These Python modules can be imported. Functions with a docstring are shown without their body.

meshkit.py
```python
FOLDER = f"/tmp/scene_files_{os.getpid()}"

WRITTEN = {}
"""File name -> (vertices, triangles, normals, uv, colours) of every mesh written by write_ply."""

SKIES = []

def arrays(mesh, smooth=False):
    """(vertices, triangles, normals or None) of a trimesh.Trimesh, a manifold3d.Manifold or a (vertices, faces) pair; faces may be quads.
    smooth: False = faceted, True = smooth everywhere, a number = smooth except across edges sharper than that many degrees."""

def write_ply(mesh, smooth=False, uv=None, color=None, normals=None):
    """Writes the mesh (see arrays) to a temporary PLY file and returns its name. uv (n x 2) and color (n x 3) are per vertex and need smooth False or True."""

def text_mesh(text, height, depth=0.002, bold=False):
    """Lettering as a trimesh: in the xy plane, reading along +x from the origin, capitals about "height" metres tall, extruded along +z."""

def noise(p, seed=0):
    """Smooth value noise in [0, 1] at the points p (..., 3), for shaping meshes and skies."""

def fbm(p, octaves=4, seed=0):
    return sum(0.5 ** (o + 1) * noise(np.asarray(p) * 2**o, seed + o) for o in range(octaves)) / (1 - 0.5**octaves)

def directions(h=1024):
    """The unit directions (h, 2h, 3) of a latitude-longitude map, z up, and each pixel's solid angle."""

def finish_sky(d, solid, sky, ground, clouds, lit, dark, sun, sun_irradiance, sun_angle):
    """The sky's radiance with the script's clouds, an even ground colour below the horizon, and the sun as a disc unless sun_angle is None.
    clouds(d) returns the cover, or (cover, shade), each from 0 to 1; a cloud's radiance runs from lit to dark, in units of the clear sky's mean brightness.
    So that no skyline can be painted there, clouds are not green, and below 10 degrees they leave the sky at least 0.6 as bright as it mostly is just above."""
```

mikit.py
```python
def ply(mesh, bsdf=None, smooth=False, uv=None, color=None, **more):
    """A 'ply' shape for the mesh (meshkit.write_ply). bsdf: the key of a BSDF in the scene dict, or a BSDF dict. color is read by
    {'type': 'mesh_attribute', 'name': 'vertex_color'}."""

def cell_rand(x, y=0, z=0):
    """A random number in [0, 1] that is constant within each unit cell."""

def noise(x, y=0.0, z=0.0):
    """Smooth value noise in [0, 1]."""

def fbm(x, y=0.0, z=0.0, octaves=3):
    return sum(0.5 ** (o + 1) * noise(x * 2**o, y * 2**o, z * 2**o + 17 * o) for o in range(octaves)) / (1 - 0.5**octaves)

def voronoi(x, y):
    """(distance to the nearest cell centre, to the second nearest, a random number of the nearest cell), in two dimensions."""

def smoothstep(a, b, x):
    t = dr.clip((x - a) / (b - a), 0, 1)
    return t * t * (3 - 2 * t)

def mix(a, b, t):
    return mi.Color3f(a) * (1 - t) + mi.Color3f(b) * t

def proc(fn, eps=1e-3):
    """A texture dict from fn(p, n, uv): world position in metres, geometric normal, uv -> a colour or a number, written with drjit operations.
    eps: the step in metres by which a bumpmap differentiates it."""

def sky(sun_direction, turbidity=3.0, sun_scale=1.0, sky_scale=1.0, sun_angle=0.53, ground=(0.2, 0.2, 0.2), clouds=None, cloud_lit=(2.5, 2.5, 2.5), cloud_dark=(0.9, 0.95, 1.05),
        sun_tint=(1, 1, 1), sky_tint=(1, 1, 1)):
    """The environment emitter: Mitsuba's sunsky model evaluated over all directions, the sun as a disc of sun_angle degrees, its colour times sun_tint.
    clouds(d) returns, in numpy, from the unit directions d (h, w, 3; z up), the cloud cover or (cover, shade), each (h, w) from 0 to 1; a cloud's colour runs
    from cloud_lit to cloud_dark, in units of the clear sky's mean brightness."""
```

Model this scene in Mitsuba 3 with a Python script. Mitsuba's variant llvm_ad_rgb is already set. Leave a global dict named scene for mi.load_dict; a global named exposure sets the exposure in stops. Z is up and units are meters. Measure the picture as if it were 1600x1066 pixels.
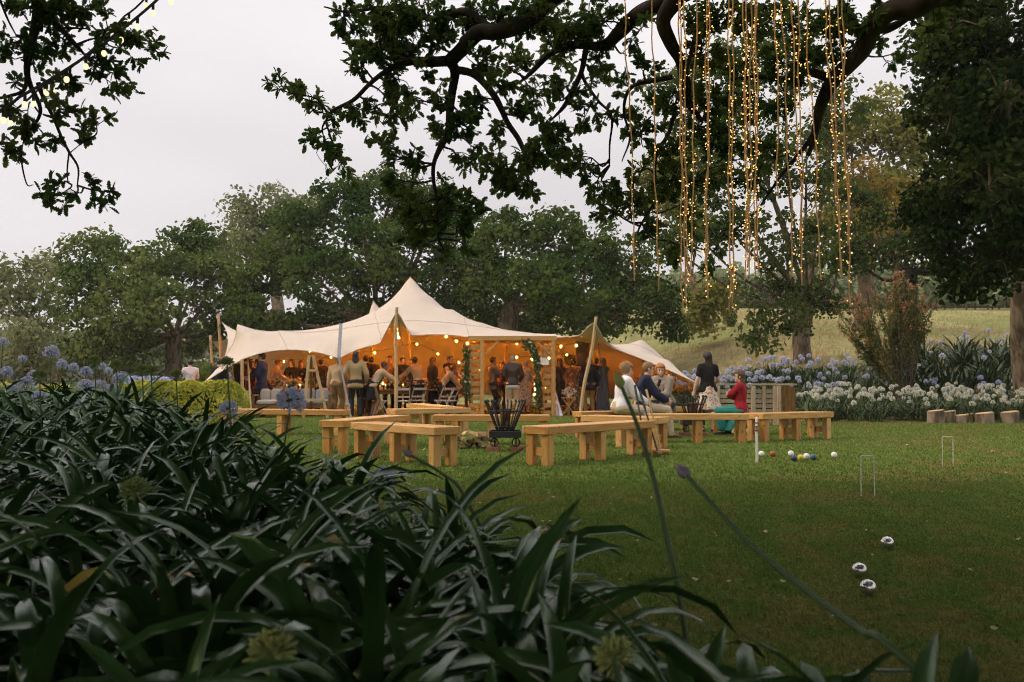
import math
import numpy as np, trimesh, manifold3d as m3
import drjit as dr
import mitsuba as mi
import mikit, meshkit
from mikit import noise, fbm, voronoi, cell_rand, smoothstep, mix, proc

scene, labels = {}, {}
T = mi.ScalarTransform4f
# ------------------------------------------------------------------ camera, sky, exposure
F, CAMH, VH = 1555.0, 1.08, 592.0            # focal length and horizon of the 1600-pixel photograph
PITCH = math.atan((VH - 533) / F)
scene['camera'] = {'type': 'thinlens', 'fov': math.degrees(2 * math.atan(800 / F)), 'fov_axis': 'x',
                   'aperture_radius': 0.0026, 'focus_distance': 19.0, 'near_clip': 0.05, 'far_clip': 2000.0,
                   'to_world': T().look_at(origin=[0, 0, CAMH], target=[0, math.cos(PITCH), CAMH + math.sin(PITCH)], up=[0, 0, 1])}


def cloud_cover(d):
    """Overcast: brighter overhead than at the horizon, with soft uneven cloud."""
    n = meshkit.fbm(d * [2.0, 2.0, 6.0] + 3.1, 4, 5)
    return np.ones(d.shape[:2]), np.clip(1 - d[..., 2] ** 1.2 + .60 * (n - 0.5), 0, 1)


scene['sky'] = mikit.sky([-0.80, -0.12, 0.58], turbidity=4, sun_scale=0.24, sun_angle=26, clouds=cloud_cover,
                         cloud_lit=(2.9, 2.78, 2.80), cloud_dark=(1.52, 1.455, 1.50), sky_tint=(1, 0.97, 0.97), sun_tint=(1.0, .93, .84), ground=(.12, .14, .07))
exposure = 2.45
# ------------------------------------------------------------------ helpers
fwd, upv = np.array([0, math.cos(PITCH), math.sin(PITCH)]), np.array([0, -math.sin(PITCH), math.cos(PITCH)])


def P(u, v, y):
    """The point at distance y (metres, along +y) that the photograph shows at pixel (u, v)."""
    r = fwd + np.array([1., 0, 0]) * (u - 800) / F + upv * (533 - v) / F
    return np.array([0, 0, CAMH]) + r * (y / r[1])


def px(u, y):
    return (u - 800) / F * y * 1.0007


def mat(name, d):
    scene['mat_' + name] = d
    return 'mat_' + name


def plain(name, rgb, rough=.6, spec=.4, metal=0., two=False, **k):
    d = {'type': 'principled', 'base_color': {'type': 'rgb', 'value': list(rgb)}, 'roughness': rough, 'specular': spec, 'metallic': metal, **k}
    return mat(name, {'type': 'twosided', 'bsdf': d} if two else d)


_count = {}


def uniq(key):
    n = _count.get(key, 0)
    _count[key] = n + 1
    return key if n == 0 else f'{key}_{n:03d}'


def thing(name, label, cat, group=None, kind=None):
    k = uniq(name)
    labels[k] = {'label': label, 'category': cat}
    if group:
        labels[k]['group'] = group
    if kind:
        labels[k] = {'kind': kind, **({'label': label, 'category': cat} if label else {})}
    return k


def put(key, mesh, bsdf, smooth=False, **k):
    scene[key] = mikit.ply(mesh, bsdf, smooth=smooth, **k)
    return key


def part(parent, name, mesh, bsdf, smooth=False, kind=None, label=None, **k):
    key = uniq(parent + '__' + name)
    put(key, mesh, bsdf, smooth, **k)
    if kind or label:
        labels[key] = {**({'kind': kind} if kind else {}), **({'label': label} if label else {})}
    return key


def struct(name, mesh, bsdf, smooth=False, **k):
    key = uniq(name)
    put(key, mesh, bsdf, smooth, **k)
    labels[key] = {'kind': 'structure'}
    return key


def cat(ms):
    """Join (V, F) meshes."""
    vs, fs, n = [], [], 0
    for v, f in ms:
        f = np.asarray(f)
        if f.shape[1] == 4:
            f = np.vstack([f[:, [0, 1, 2]], f[:, [0, 2, 3]]])
        vs.append(v)
        fs.append(f + n)
        n += len(v)
    return np.vstack(vs), np.vstack(fs)


def rotz(a):
    c, s = math.cos(a), math.sin(a)
    return np.array([[c, -s, 0], [s, c, 0], [0, 0, 1.]])


def rotx(a):
    c, s = math.cos(a), math.sin(a)
    return np.array([[1., 0, 0], [0, c, -s], [0, s, c]])


def roty(a):
    c, s = math.cos(a), math.sin(a)
    return np.array([[c, 0, s], [0, 1., 0], [-s, 0, c]])


def frame_of(axis, up=(0, 0, 1)):
    """Rotation whose x column is the axis."""
    x = np.asarray(axis, float) / np.linalg.norm(axis)
    y = np.cross(up, x)
    if np.linalg.norm(y) < 1e-4:
        y = np.cross([0, 1, 0], x)
    y /= np.linalg.norm(y)
    return np.stack([x, y, np.cross(x, y)], 1)


_cb = {}


def cbox(size, c=(0, 0, 0), R=None, bev=.004):
    """Box with chamfered edges: 24 corners, 44 triangles."""
    h = np.asarray(size, float) / 2
    b = min(bev, h.min() * .45)
    if 't' not in _cb:
        s = np.array([[x, y, z] for x in (-1, 1) for y in (-1, 1) for z in (-1, 1)], float)
        v = np.vstack([s * (np.ones(3) * 10 - np.eye(3)[a] * 0 - (np.ones(3) - np.eye(3)[a])) for a in range(3)])
        _cb['t'] = v
        _cb['f'] = np.array(trimesh.convex.convex_hull(v).faces) if False else None
        hull = trimesh.Trimesh(v, __import__('scipy.spatial', fromlist=['ConvexHull']).ConvexHull(v).simplices, process=False)
        f = np.array(hull.faces)
        n = np.cross(v[f[:, 1]] - v[f[:, 0]], v[f[:, 2]] - v[f[:, 0]])
        bad = (n * v[f].mean(1)).sum(1) < 0
        f[bad] = f[bad][:, ::-1]
        _cb['f'] = f
    s = np.sign(_cb['t'])
    inset = 10 - np.abs(_cb['t'])
    v = s * (h - inset * b)
    if R is not None:
        v = v @ np.asarray(R).T
    return v + np.asarray(c, float), _cb['f']


def beam(p, q, w, t, up=(0, 0, 1), bev=.004):
    """Plank from p to q, w wide (sideways), t thick (along up)."""
    p, q = np.asarray(p, float), np.asarray(q, float)
    return cbox([np.linalg.norm(q - p), w, t], (p + q) / 2, frame_of(q - p, up), bev)


def grain_uv(mesh, rng):
    """uv for wood: u along the longest axis, v across; with a random offset for each piece."""
    v = mesh[0] - mesh[0].mean(0)
    w, e = np.linalg.eigh(v.T @ v)
    return np.stack([v @ e[:, 2] + rng.random() * 50, v @ e[:, 1] + .73 * (v @ e[:, 0]) + rng.random() * 50], 1)


wrng = np.random.default_rng(77)


def wood(parent, name, mesh, m='mat_pine', **k):
    if m == 'mat_pine':
        m = ['mat_pine', 'mat_pine_pale', 'mat_pine_deep'][wrng.integers(3)]
    return part(parent, name, mesh, m, uv=grain_uv(mesh, wrng), **k)


def tube(pts, rad, n=8, cap=True):
    pts = np.asarray(pts, float)
    rad = np.broadcast_to(np.asarray(rad, float), (len(pts),))
    tan = np.gradient(pts, axis=0)
    tan /= np.linalg.norm(tan, axis=1, keepdims=True) + 1e-12
    ref = np.array([0, 0, 1.]) if abs(tan[0][2]) < .9 else np.array([1., 0, 0])
    x = np.cross(tan[0], ref)
    x /= np.linalg.norm(x)
    a = np.arange(n) * 2 * np.pi / n
    vs = []
    for p, r, t in zip(pts, rad, tan):
        x = x - t * (x @ t)
        x /= np.linalg.norm(x)
        y = np.cross(t, x)
        vs.append(p + r * (np.cos(a)[:, None] * x + np.sin(a)[:, None] * y))
    v = np.vstack(vs)
    i, j = np.meshgrid(np.arange(len(pts) - 1), np.arange(n), indexing='ij')
    i, j = i.ravel(), j.ravel()
    k = (j + 1) % n
    f = np.vstack([np.stack([i * n + j, i * n + k, (i + 1) * n + k], 1), np.stack([i * n + j, (i + 1) * n + k, (i + 1) * n + j], 1)])
    if cap:
        m = len(v)
        v = np.vstack([v, pts[:1], pts[-1:]])
        e = (len(pts) - 1) * n
        jj = np.arange(n)
        f = np.vstack([f, np.stack([jj * 0 + m, (jj + 1) % n, jj], 1), np.stack([jj * 0 + m + 1, e + jj, e + (jj + 1) % n], 1)])
    return v, f


def curve(pts, n=12):
    """Catmull-Rom through the points (any dimension)."""
    p = np.asarray(pts, float)
    if len(p) == 2:
        return np.linspace(p[0], p[1], n)
    q = np.vstack([2 * p[0] - p[1], p, 2 * p[-1] - p[-2]])
    out = []
    for i in range(len(p) - 1):
        t = np.linspace(0, 1, n, endpoint=False)[:, None]
        a, b, c, d = q[i:i + 4]
        out.append(.5 * (2 * b + (c - a) * t + (2 * a - 5 * b + 4 * c - d) * t * t + (3 * b - a - 3 * c + d) * t ** 3))
    return np.vstack(out + [p[-1:]])


def lathe(prof, n=16):
    """Solid of revolution about z from (r, z) pairs, closed at the ends."""
    prof = np.asarray(prof, float)
    a = np.arange(n) * 2 * np.pi / n
    v = np.stack([np.outer(prof[:, 0], np.cos(a)), np.outer(prof[:, 0], np.sin(a)), np.repeat(prof[:, 1:], n, 1)], -1).reshape(-1, 3)
    i, j = [z.ravel() for z in np.meshgrid(np.arange(len(prof) - 1), np.arange(n), indexing='ij')]
    k = (j + 1) % n
    return v, np.vstack([np.stack([i * n + j, i * n + k, (i + 1) * n + k], 1), np.stack([i * n + j, (i + 1) * n + k, (i + 1) * n + j], 1)])


_ico = {}


def ball(c, r, sub=2):
    if sub not in _ico:
        s = trimesh.creation.icosphere(subdivisions=sub)
        _ico[sub] = (np.array(s.vertices), np.array(s.faces))
    return _ico[sub][0] * np.asarray(r, float) + np.asarray(c, float), _ico[sub][1]


def move(mesh, R=None, t=(0, 0, 0)):
    v = mesh[0] if R is None else mesh[0] @ np.asarray(R).T
    return v + np.asarray(t, float), mesh[1]


def scatter(leaf, pos, R, size):
    """Copies of one small mesh: positions (n,3), rotations (n,3,3), sizes (n,) or (n,3)."""
    lv, lf = leaf
    size = np.asarray(size, float)
    size = size[:, None, None] if size.ndim == 1 else size[:, None, :]
    v = np.einsum('nij,nkj->nki', R, lv[None] * size) + pos[:, None]
    f = lf[None] + (np.arange(len(pos)) * len(lv))[:, None, None]
    return v.reshape(-1, 3), f.reshape(-1, 3)


def rand_frames(normal, rng, spin=True):
    """Rotations (n,3,3) whose z column is the normal, spun at random."""
    z = normal / (np.linalg.norm(normal, axis=1, keepdims=True) + 1e-9)
    r = rng.normal(size=z.shape)
    x = r - z * (r * z).sum(1, keepdims=True)
    x /= np.linalg.norm(x, axis=1, keepdims=True) + 1e-9
    return np.stack([x, np.cross(z, x), z], -1)


def sstep(a, b, x):
    t = np.clip((np.asarray(x, float) - a) / (b - a), 0, 1)
    return t * t * (3 - 2 * t)


# ------------------------------------------------------------------ materials
def col(*c):
    return mi.Color3f(*c)


def wood_fn(a, b, f=40., dark=(.05, .02, .006)):
    def fn(p, n, uv):
        x, y = uv[0], uv[1]
        w = fbm(x * 1.3, y * 9.0, 3.0, 2)
        g = noise(x * 2.0 + 7, y * f + w * 14.0, 1.0)
        g2 = noise(x * 9.0, y * 260.0, 2.0)
        d, _, r = voronoi(x * 3.1, y * 9.0)
        knot = (1 - smoothstep(.03, .11, d)) * dr.select(r > .62, 1., 0.)
        c = mix(a, b, g * .75 + .25 * w)
        return mix(c * (0.86 + .22 * g2), dark, knot * .7)
    return fn


def tinted(base, var, s=2.0, amt=1.0):
    def fn(p, n, uv):
        return mix(base, var, smoothstep(.3, .7, fbm(p[0] * s, p[1] * s, p[2] * s, 2)) * amt)
    return fn


def princ(fn, rough=.6, spec=.4, **k):
    return {'type': 'principled', 'base_color': proc(fn) if callable(fn) else {'type': 'rgb', 'value': list(fn)}, 'roughness': rough, 'specular': spec, **k}


mat('pine', princ(wood_fn((.66, .37, .115), (.45, .215, .05)), .42, .5))
mat('pine_pale', princ(wood_fn((.70, .43, .165), (.50, .26, .075)), .45, .5))
mat('pine_deep', princ(wood_fn((.56, .29, .080), (.37, .165, .036)), .42, .5))
mat('pole', princ(wood_fn((.55, .40, .22), (.40, .27, .13), 20.), .7, .3))
mat('pallet', princ(wood_fn((.62, .36, .13), (.44, .22, .065)), .6, .4))
mat('grey_wood', princ(wood_fn((.50, .40, .28), (.33, .25, .17), 30., (.05, .04, .03)), .85, .2))
mat('brown_wood', princ(wood_fn((.27, .15, .05), (.13, .065, .022), 30., (.03, .02, .01)), .8, .2))


def bark_fn(a, b):
    def fn(p, n, uv):
        r = fbm(p[0] * 9, p[1] * 9, p[2] * 2.5, 3)
        return mix(a, b, smoothstep(.3, .68, r))
    return fn


mat('bark', {'type': 'bumpmap', 'arbitrary': proc(lambda p, n, uv: fbm(p[0] * 14, p[1] * 14, p[2] * 3, 3), 5e-3), 'scale': .08,
             'bsdf': princ(bark_fn((.075, .055, .038), (.20, .155, .11)), .9, .2)})
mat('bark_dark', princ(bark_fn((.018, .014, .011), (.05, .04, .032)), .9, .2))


def leaf_mat(name, a, b, thin=.55, rough=.5, s=1.2, spec=None):
    """Leaf seen from both sides: light passes through."""
    return mat(name, {'type': 'principledthin', 'base_color': proc(tinted(a, b, s)), 'roughness': rough, 'diff_trans': thin, 'eta': spec or 1.4, 'spec_trans': 0.})


leaf_mat('leaf_oak', (.042, .082, .020), (.098, .135, .034), .9, .5, 2.3, 1.3)
leaf_mat('leaf_far', (.080, .130, .034), (.160, .195, .058), .6, .9, .45, 1.15)
leaf_mat('leaf_mid', (.042, .084, .018), (.098, .140, .034), .7, .9, .5, 1.15)
leaf_mat('leaf_slope', (.045, .080, .020), (.105, .138, .036), .8, .8, .7, 1.2)
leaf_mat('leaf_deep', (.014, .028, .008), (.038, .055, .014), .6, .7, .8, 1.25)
leaf_mat('leaf_pale', (.19, .22, .10), (.28, .30, .15), .6, .9, .4, 1.15)
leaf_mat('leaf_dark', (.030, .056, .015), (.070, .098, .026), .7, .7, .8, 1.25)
leaf_mat('leaf_warm', (.24, .18, .04), (.34, .24, .06), .7, .8, .5, 1.2)
leaf_mat('leaf_olive', (.16, .175, .04), (.26, .25, .065), .7, .8, .6, 1.2)
# ------------------------------------------------------------------ the ground
def ground_z(x, y):
    x, y = np.asarray(x, float), np.asarray(y, float)
    s = np.maximum(y - 44 + 18 * sstep(4, 15, x), 0)
    rise = s * s / (s + 6.0) * (.19 - .04 * sstep(4, 15, x))
    k = .12 + .88 * sstep(-24, 1, x)
    z = rise * k
    z = 11.0 * np.tanh(z / 11.0)
    return z + .25 * sstep(60, 140, np.hypot(x, y)) * (meshkit.noise(np.stack([x / 17, y / 17, x * 0], -1), 3) - .5) * 4


def lawn_fn(p, n, uv):
    x, y = p[0], p[1]
    a = fbm(x * .55, y * .55, 2., 3)
    b = fbm(x * 5.5, y * 3.5, 5., 3)
    c = noise(x * 40, y * 40, 1.)
    g = mix((.092, .155, .032), (.14, .195, .046), smoothstep(.3, .7, b))
    g = mix(g, (.19, .15, .06), smoothstep(.56, .74, a * .6 + b * .4) * .5)
    g = g * (.75 + .5 * c)
    # the field beyond the flower beds: dry summer grass
    f = mix((.25, .265, .105), (.35, .335, .155), smoothstep(.35, .65, fbm(x * .25, y * .12, 3., 3)))
    f = mix(f, (.34, .24, .13), smoothstep(.55, .7, fbm(x * .09, y * .06, 9., 2)) * .6)
    f = f * (.8 + .4 * noise(x * 3, y * 2, 4.))
    bank = mix((.22, .15, .09), (.13, .14, .06), smoothstep(.4, .6, fbm(x * .4, y * .4, 1., 2)))
    f = mix(f, bank, smoothstep(-4., -14., x))
    return mix(g, f, smoothstep(32., 38., y + 3 * (noise(x * .3, y * .3, 7.) - .5)))


mat('ground', {'type': 'bumpmap', 'arbitrary': proc(lambda p, n, uv: noise(p[0] * 55, p[1] * 55) * .6 + .4 * noise(p[0] * 130, p[1] * 130), 4e-3), 'scale': .02,
               'bsdf': {'type': 'diffuse', 'reflectance': proc(lawn_fn)}})


def spaced(a, b, fine, n):
    t = np.linspace(-1, 1, n)
    s = np.sign(t) * np.abs(t) ** 2.2
    return np.where(s < 0, -s * a, s * b) + fine * t * 0


gx, gy = np.meshgrid(spaced(-420, 420, 0, 221), np.concatenate([np.linspace(-60, 0, 13)[:-1], np.linspace(0, 60, 141)[:-1], 60 + 700 * np.linspace(0, 1, 60) ** 1.8]))
gv = np.stack([gx.ravel(), gy.ravel(), ground_z(gx.ravel(), gy.ravel())], 1)
ni, nj = gx.shape
ii, jj = [a.ravel() for a in np.meshgrid(np.arange(ni - 1), np.arange(nj - 1), indexing='ij')]
gf = np.stack([ii * nj + jj, ii * nj + jj + 1, (ii + 1) * nj + jj + 1, (ii + 1) * nj + jj], 1)
struct('ground', (gv, gf), 'mat_ground', True)


def bed_edge(y):
    """x of the right-hand edge of the foreground flower bed at distance y."""
    return np.interp(y, [0, 1.25, 1.7, 2.2, 3.2, 4.6, 6.3, 8.0, 9.5, 14], [1.15, 1.05, .70, .50, .18, -.45, -1.42, -2.3, -3.2, -5.6])


# mown grass: patches of short blades, copied over the lawn in view
def grass_patch(seed, n, size, lo, hi, w):
    rng = np.random.default_rng(seed)
    p = np.c_[rng.random((n, 2)) * size - size / 2, np.zeros(n)]
    a = rng.random(n) * 2 * np.pi
    h = lo + (hi - lo) * rng.random(n) ** 1.5
    lean = rng.normal(size=(n, 2)) * h[:, None] * .55
    side = np.c_[np.cos(a), np.sin(a), np.zeros(n)] * (w * (.6 + .8 * rng.random(n)))[:, None]
    tip = p + np.c_[lean, h]
    v = np.stack([p - side, p + side, tip], 1).reshape(-1, 3)
    return v, np.arange(3 * n).reshape(-1, 3)


def blade_fn(p, n, uv):
    r = noise(p[0] * 60, p[1] * 60, 0.)
    a = fbm(p[0] * .55, p[1] * .55, 2., 3)
    b = fbm(p[0] * 5.5, p[1] * 3.5, 5., 3)
    g = mix((.120, .186, .042), (.238, .276, .084), r)
    return mix(g, (.28, .22, .085), smoothstep(.52, .74, a * .6 + b * .4 + (r - .5) * .16) * .68)


mat('blade', {'type': 'twosided', 'bsdf': {'type': 'diffuse', 'reflectance': proc(blade_fn)}})
labels['grass'] = {'kind': 'stuff', 'label': 'short mown green lawn with dry yellow patches', 'category': 'grass'}
for k in range(3):
    scene[f'grass_patch_{k}'] = {'type': 'shapegroup', 'blades': mikit.ply(grass_patch(50 + k, 4200, 1.04, .012, .042, .0022), 'mat_blade')}
for k in range(2):
    scene[f'grass_far_{k}'] = {'type': 'shapegroup', 'blades': mikit.ply(grass_patch(60 + k, 900, 1.04, .015, .045, .0055), 'mat_blade')}
grng = np.random.default_rng(8)
gi = 0
for y in range(3, 36):
    for x in range(-13, 16):
        if abs(x) > .54 * y + 1.2 or x + .5 < bed_edge(y) - .2:
            continue
        gi += 1
        g = f'grass_patch_{grng.integers(3)}' if y < 11 else f'grass_far_{grng.integers(2)}'
        scene[f'grass__{gi:03d}'] = {'type': 'instance', 'group': {'type': 'ref', 'id': g}, 'to_world': T().translate([x, y, float(ground_z(x, y))]).rotate([0, 0, 1], 90. * int(grng.integers(4)))}

# fallen leaves and clover specks on the lawn
frng = np.random.default_rng(4)
fl = (np.array([[-.5, 0, .1], [-.15, .3, 0], [.35, .22, .12], [.5, 0, .2], [.3, -.25, .1], [-.2, -.28, 0.]]), np.array([[0, 1, 5], [1, 2, 5], [2, 4, 5], [2, 3, 4]]))
plain('fallen', (.46, .40, .24), .8, .2, two=True)
n = 420
fy = 4.2 + 19 * frng.random(n) ** 1.2
fx = (frng.random(n) * 1.04 - .5) * fy
ok = fx > bed_edge(fy) + .1
fy, fx = fy[ok], fx[ok]
k = thing('fallen_leaves', 'small dry leaves scattered over the lawn', 'leaves', kind='stuff')
put(k, scatter(fl, np.c_[fx, fy, fx * 0 + .035], rand_frames(frng.normal(size=(len(fx), 3)) * .35 + [0, 0, 1], frng), .02 + .035 * frng.random(len(fx)) ** 2), 'mat_fallen')
# ------------------------------------------------------------------ trees
TUFT = (np.array([[-.5, 0, 0], [-.2, .30, .05], [.15, .34, -.03], [.5, .05, .08], [.22, -.28, .0], [-.18, -.33, .07]]), np.array([[0, 1, 5], [1, 2, 5], [2, 4, 5], [2, 3, 4]]))


def oak_leaf():
    """Lobed oak leaf along x, one unit long, folded a little at the midrib."""
    x = np.array([0, .12, .2, .3, .38, .5, .57, .7, .76, .9, 1.0])
    w = np.array([.015, .10, .06, .22, .12, .30, .17, .29, .17, .18, .0])
    m = np.c_[x, x * 0, -.12 * x * x]
    l = np.c_[x, w, .10 * w + -.12 * x * x + .05]
    r = np.c_[x, -w, .10 * w + -.12 * x * x + .05]
    v = np.vstack([m, l, r])
    n = len(x)
    f = []
    for i in range(n - 1):
        f += [[i, i + 1, n + i + 1], [i, n + i + 1, n + i], [i, 2 * n + i, 2 * n + i + 1], [i, 2 * n + i + 1, i + 1]]
    return v, np.array(f)


OAK = oak_leaf()


def limb_mesh(pts, r0, r1, n=7, wob=.0, rng=None, seg=10):
    c = curve(pts, seg)
    if wob:
        c = c + np.cumsum(rng.normal(size=c.shape), 0) * 0 + (meshkit.noise(c[:, None, :].repeat(3, 1) * 1.7 + np.arange(3)[None, :, None] * 31.7, 9) - .5) * wob
    return tube(c, np.linspace(r0, r1, len(c)), n)


def tree(name, label, base, trunk_r, fork, lobes, leaf='mat_leaf_far', bark='mat_bark', nc=16, nl=90, size=.22, cr=.75, seed=1, group='trees beyond the lawn', category='tree', stems=1, shell=.45, drop=.15):
    """lobes: (centre, radii). A trunk to the fork, a limb to every lobe, twigs to leaf clusters spread through it."""
    rng = np.random.default_rng(seed)
    k = thing(name, label, category, group)
    base, fork = np.asarray(base, float), np.asarray(fork, float)
    mid = (base + fork) / 2 + rng.normal(size=3) * [trunk_r * .5, trunk_r * .5, 0]
    c = curve([base - [0, 0, .3], base + (mid - base) * .12, mid, fork], 6)
    rr = np.interp(np.linspace(0, 1, len(c)), [0, .12, .35, .8, 1], [trunk_r * 1.45, trunk_r * 1.12, trunk_r, trunk_r * .92, trunk_r * .8])
    tv, tf = tube(c, rr, 14)
    tv = tv + (meshkit.noise(tv * [3, 3, .8], seed)[:, None] - .5) * trunk_r * .3
    part(k, 'trunk', (tv, tf), bark, True)
    pos, outw, tw = [], [], []
    for li, (lc, lr) in enumerate(lobes):
        lc, lr = np.asarray(lc, float), np.broadcast_to(np.asarray(lr, float), (3,))
        d = lc - fork
        bend = fork + d * .45 + np.array([d[0] * .12, d[1] * .12, -.10 * np.hypot(d[0], d[1]) + .1 * abs(d[2])]) + rng.normal(size=3) * .25
        limb = curve([fork - [0, 0, trunk_r * .4], bend, lc, lc + d / (np.linalg.norm(d) + 1e-6) * lr.min() * .5], 8)
        lr0 = trunk_r * (.18 + .12 * rng.random())
        part(k, 'limb', tube(limb, np.linspace(lr0, lr0 * .16, len(limb)), 8), bark, True)
        m = max(6, int(3.3 * nc * (lr.prod() / 8) ** .6))
        u = rng.normal(size=(m, 3))
        u /= np.linalg.norm(u, axis=1, keepdims=True)
        rad = shell + (1 - shell) * rng.random((m, 1)) ** .6
        cp = lc + u * rad * lr
        pos.append(cp)
        outw.append(u)
        for q in cp:
            j = int(np.argmin(((limb - q) ** 2).sum(1) + rng.random(len(limb)) * .4))
            a = limb[max(j - 2, 0)]
            tw.append(tube(curve([a, (a + q) / 2 + rng.normal(size=3) * .12 + [0, 0, .15], q], 3), np.linspace(max(lr0 * .22, .02), .012, 7), 4, False))
    part(k, 'twigs', cat(tw), bark, True, kind='stuff')
    pos, outw = np.vstack(pos), np.vstack(outw)
    n = len(pos) * nl
    ci = np.repeat(np.arange(len(pos)), nl)
    crs = (cr * (.6 + .8 * rng.random(len(pos))))[ci]
    off = rng.normal(size=(n, 3))
    off *= (rng.random((n, 1)) ** .5) * crs[:, None] / np.linalg.norm(off, axis=1, keepdims=True) * [1.15, 1.15, .75]
    off[:, 2] -= drop * (off[:, :2] ** 2).sum(1) / cr
    nrm = rng.normal(size=(n, 3)) * .75 + outw[ci] * .35 + off / crs[:, None] * .5 + [0, 0, .55]
    part(k, 'crown', scatter(TUFT, pos[ci] + off, rand_frames(nrm, rng), size * (.6 + .8 * rng.random(n))), leaf, kind='stuff')
    return k


def lobe(u, v, y, ru, rv, ry=None):
    """A lobe of a crown from its place and half-size in the photograph, at distance y."""
    return P(u, v, y), (ru * y / F, (ry or (ru + rv) / 2 * y / F), rv * y / F)


def gp(u, y):
    x = px(u, y)
    return np.array([x, y, float(ground_z(x, y))])


# left of the tent, from the left edge
y = 58
tree('oak_tree', 'pale thin-crowned oak with open branches at the left edge of the photo', gp(30, y), .33, P(48, 545, y),
     [lobe(30, 440, y, 42, 36), lobe(70, 425, y + 2, 32, 30), lobe(10, 490, y, 32, 40), lobe(80, 485, y, 22, 34), lobe(45, 520, y - 2, 40, 24), lobe(-30, 450, y + 2, 45, 48), lobe(62, 550, y, 30, 20), lobe(15, 560, y, 34, 26)],
     'mat_leaf_pale', nc=7, nl=70, size=.26, cr=1.0, seed=11)
y = 53
tree('oak_tree', 'broad grey-green oak with a forked trunk left of the tent', gp(268, y), .50, P(272, 520, y),
     [lobe(150, 400, y, 55, 38), lobe(210, 420, y - 2, 55, 48), lobe(130, 460, y - 1, 48, 45), lobe(185, 490, y - 3, 60, 42), lobe(275, 400, y + 1, 58, 42), lobe(320, 372, y + 2, 34, 34), lobe(330, 440, y, 50, 45), lobe(250, 475, y - 4, 48, 36), lobe(140, 530, y - 2, 38, 45), lobe(200, 550, y - 1, 40, 30), lobe(350, 500, y + 1, 45, 42), lobe(305, 530, y + 3, 28, 26)],
     'mat_leaf_far', nc=13, nl=66, size=.23, cr=.72, seed=12)
y = 74
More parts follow.
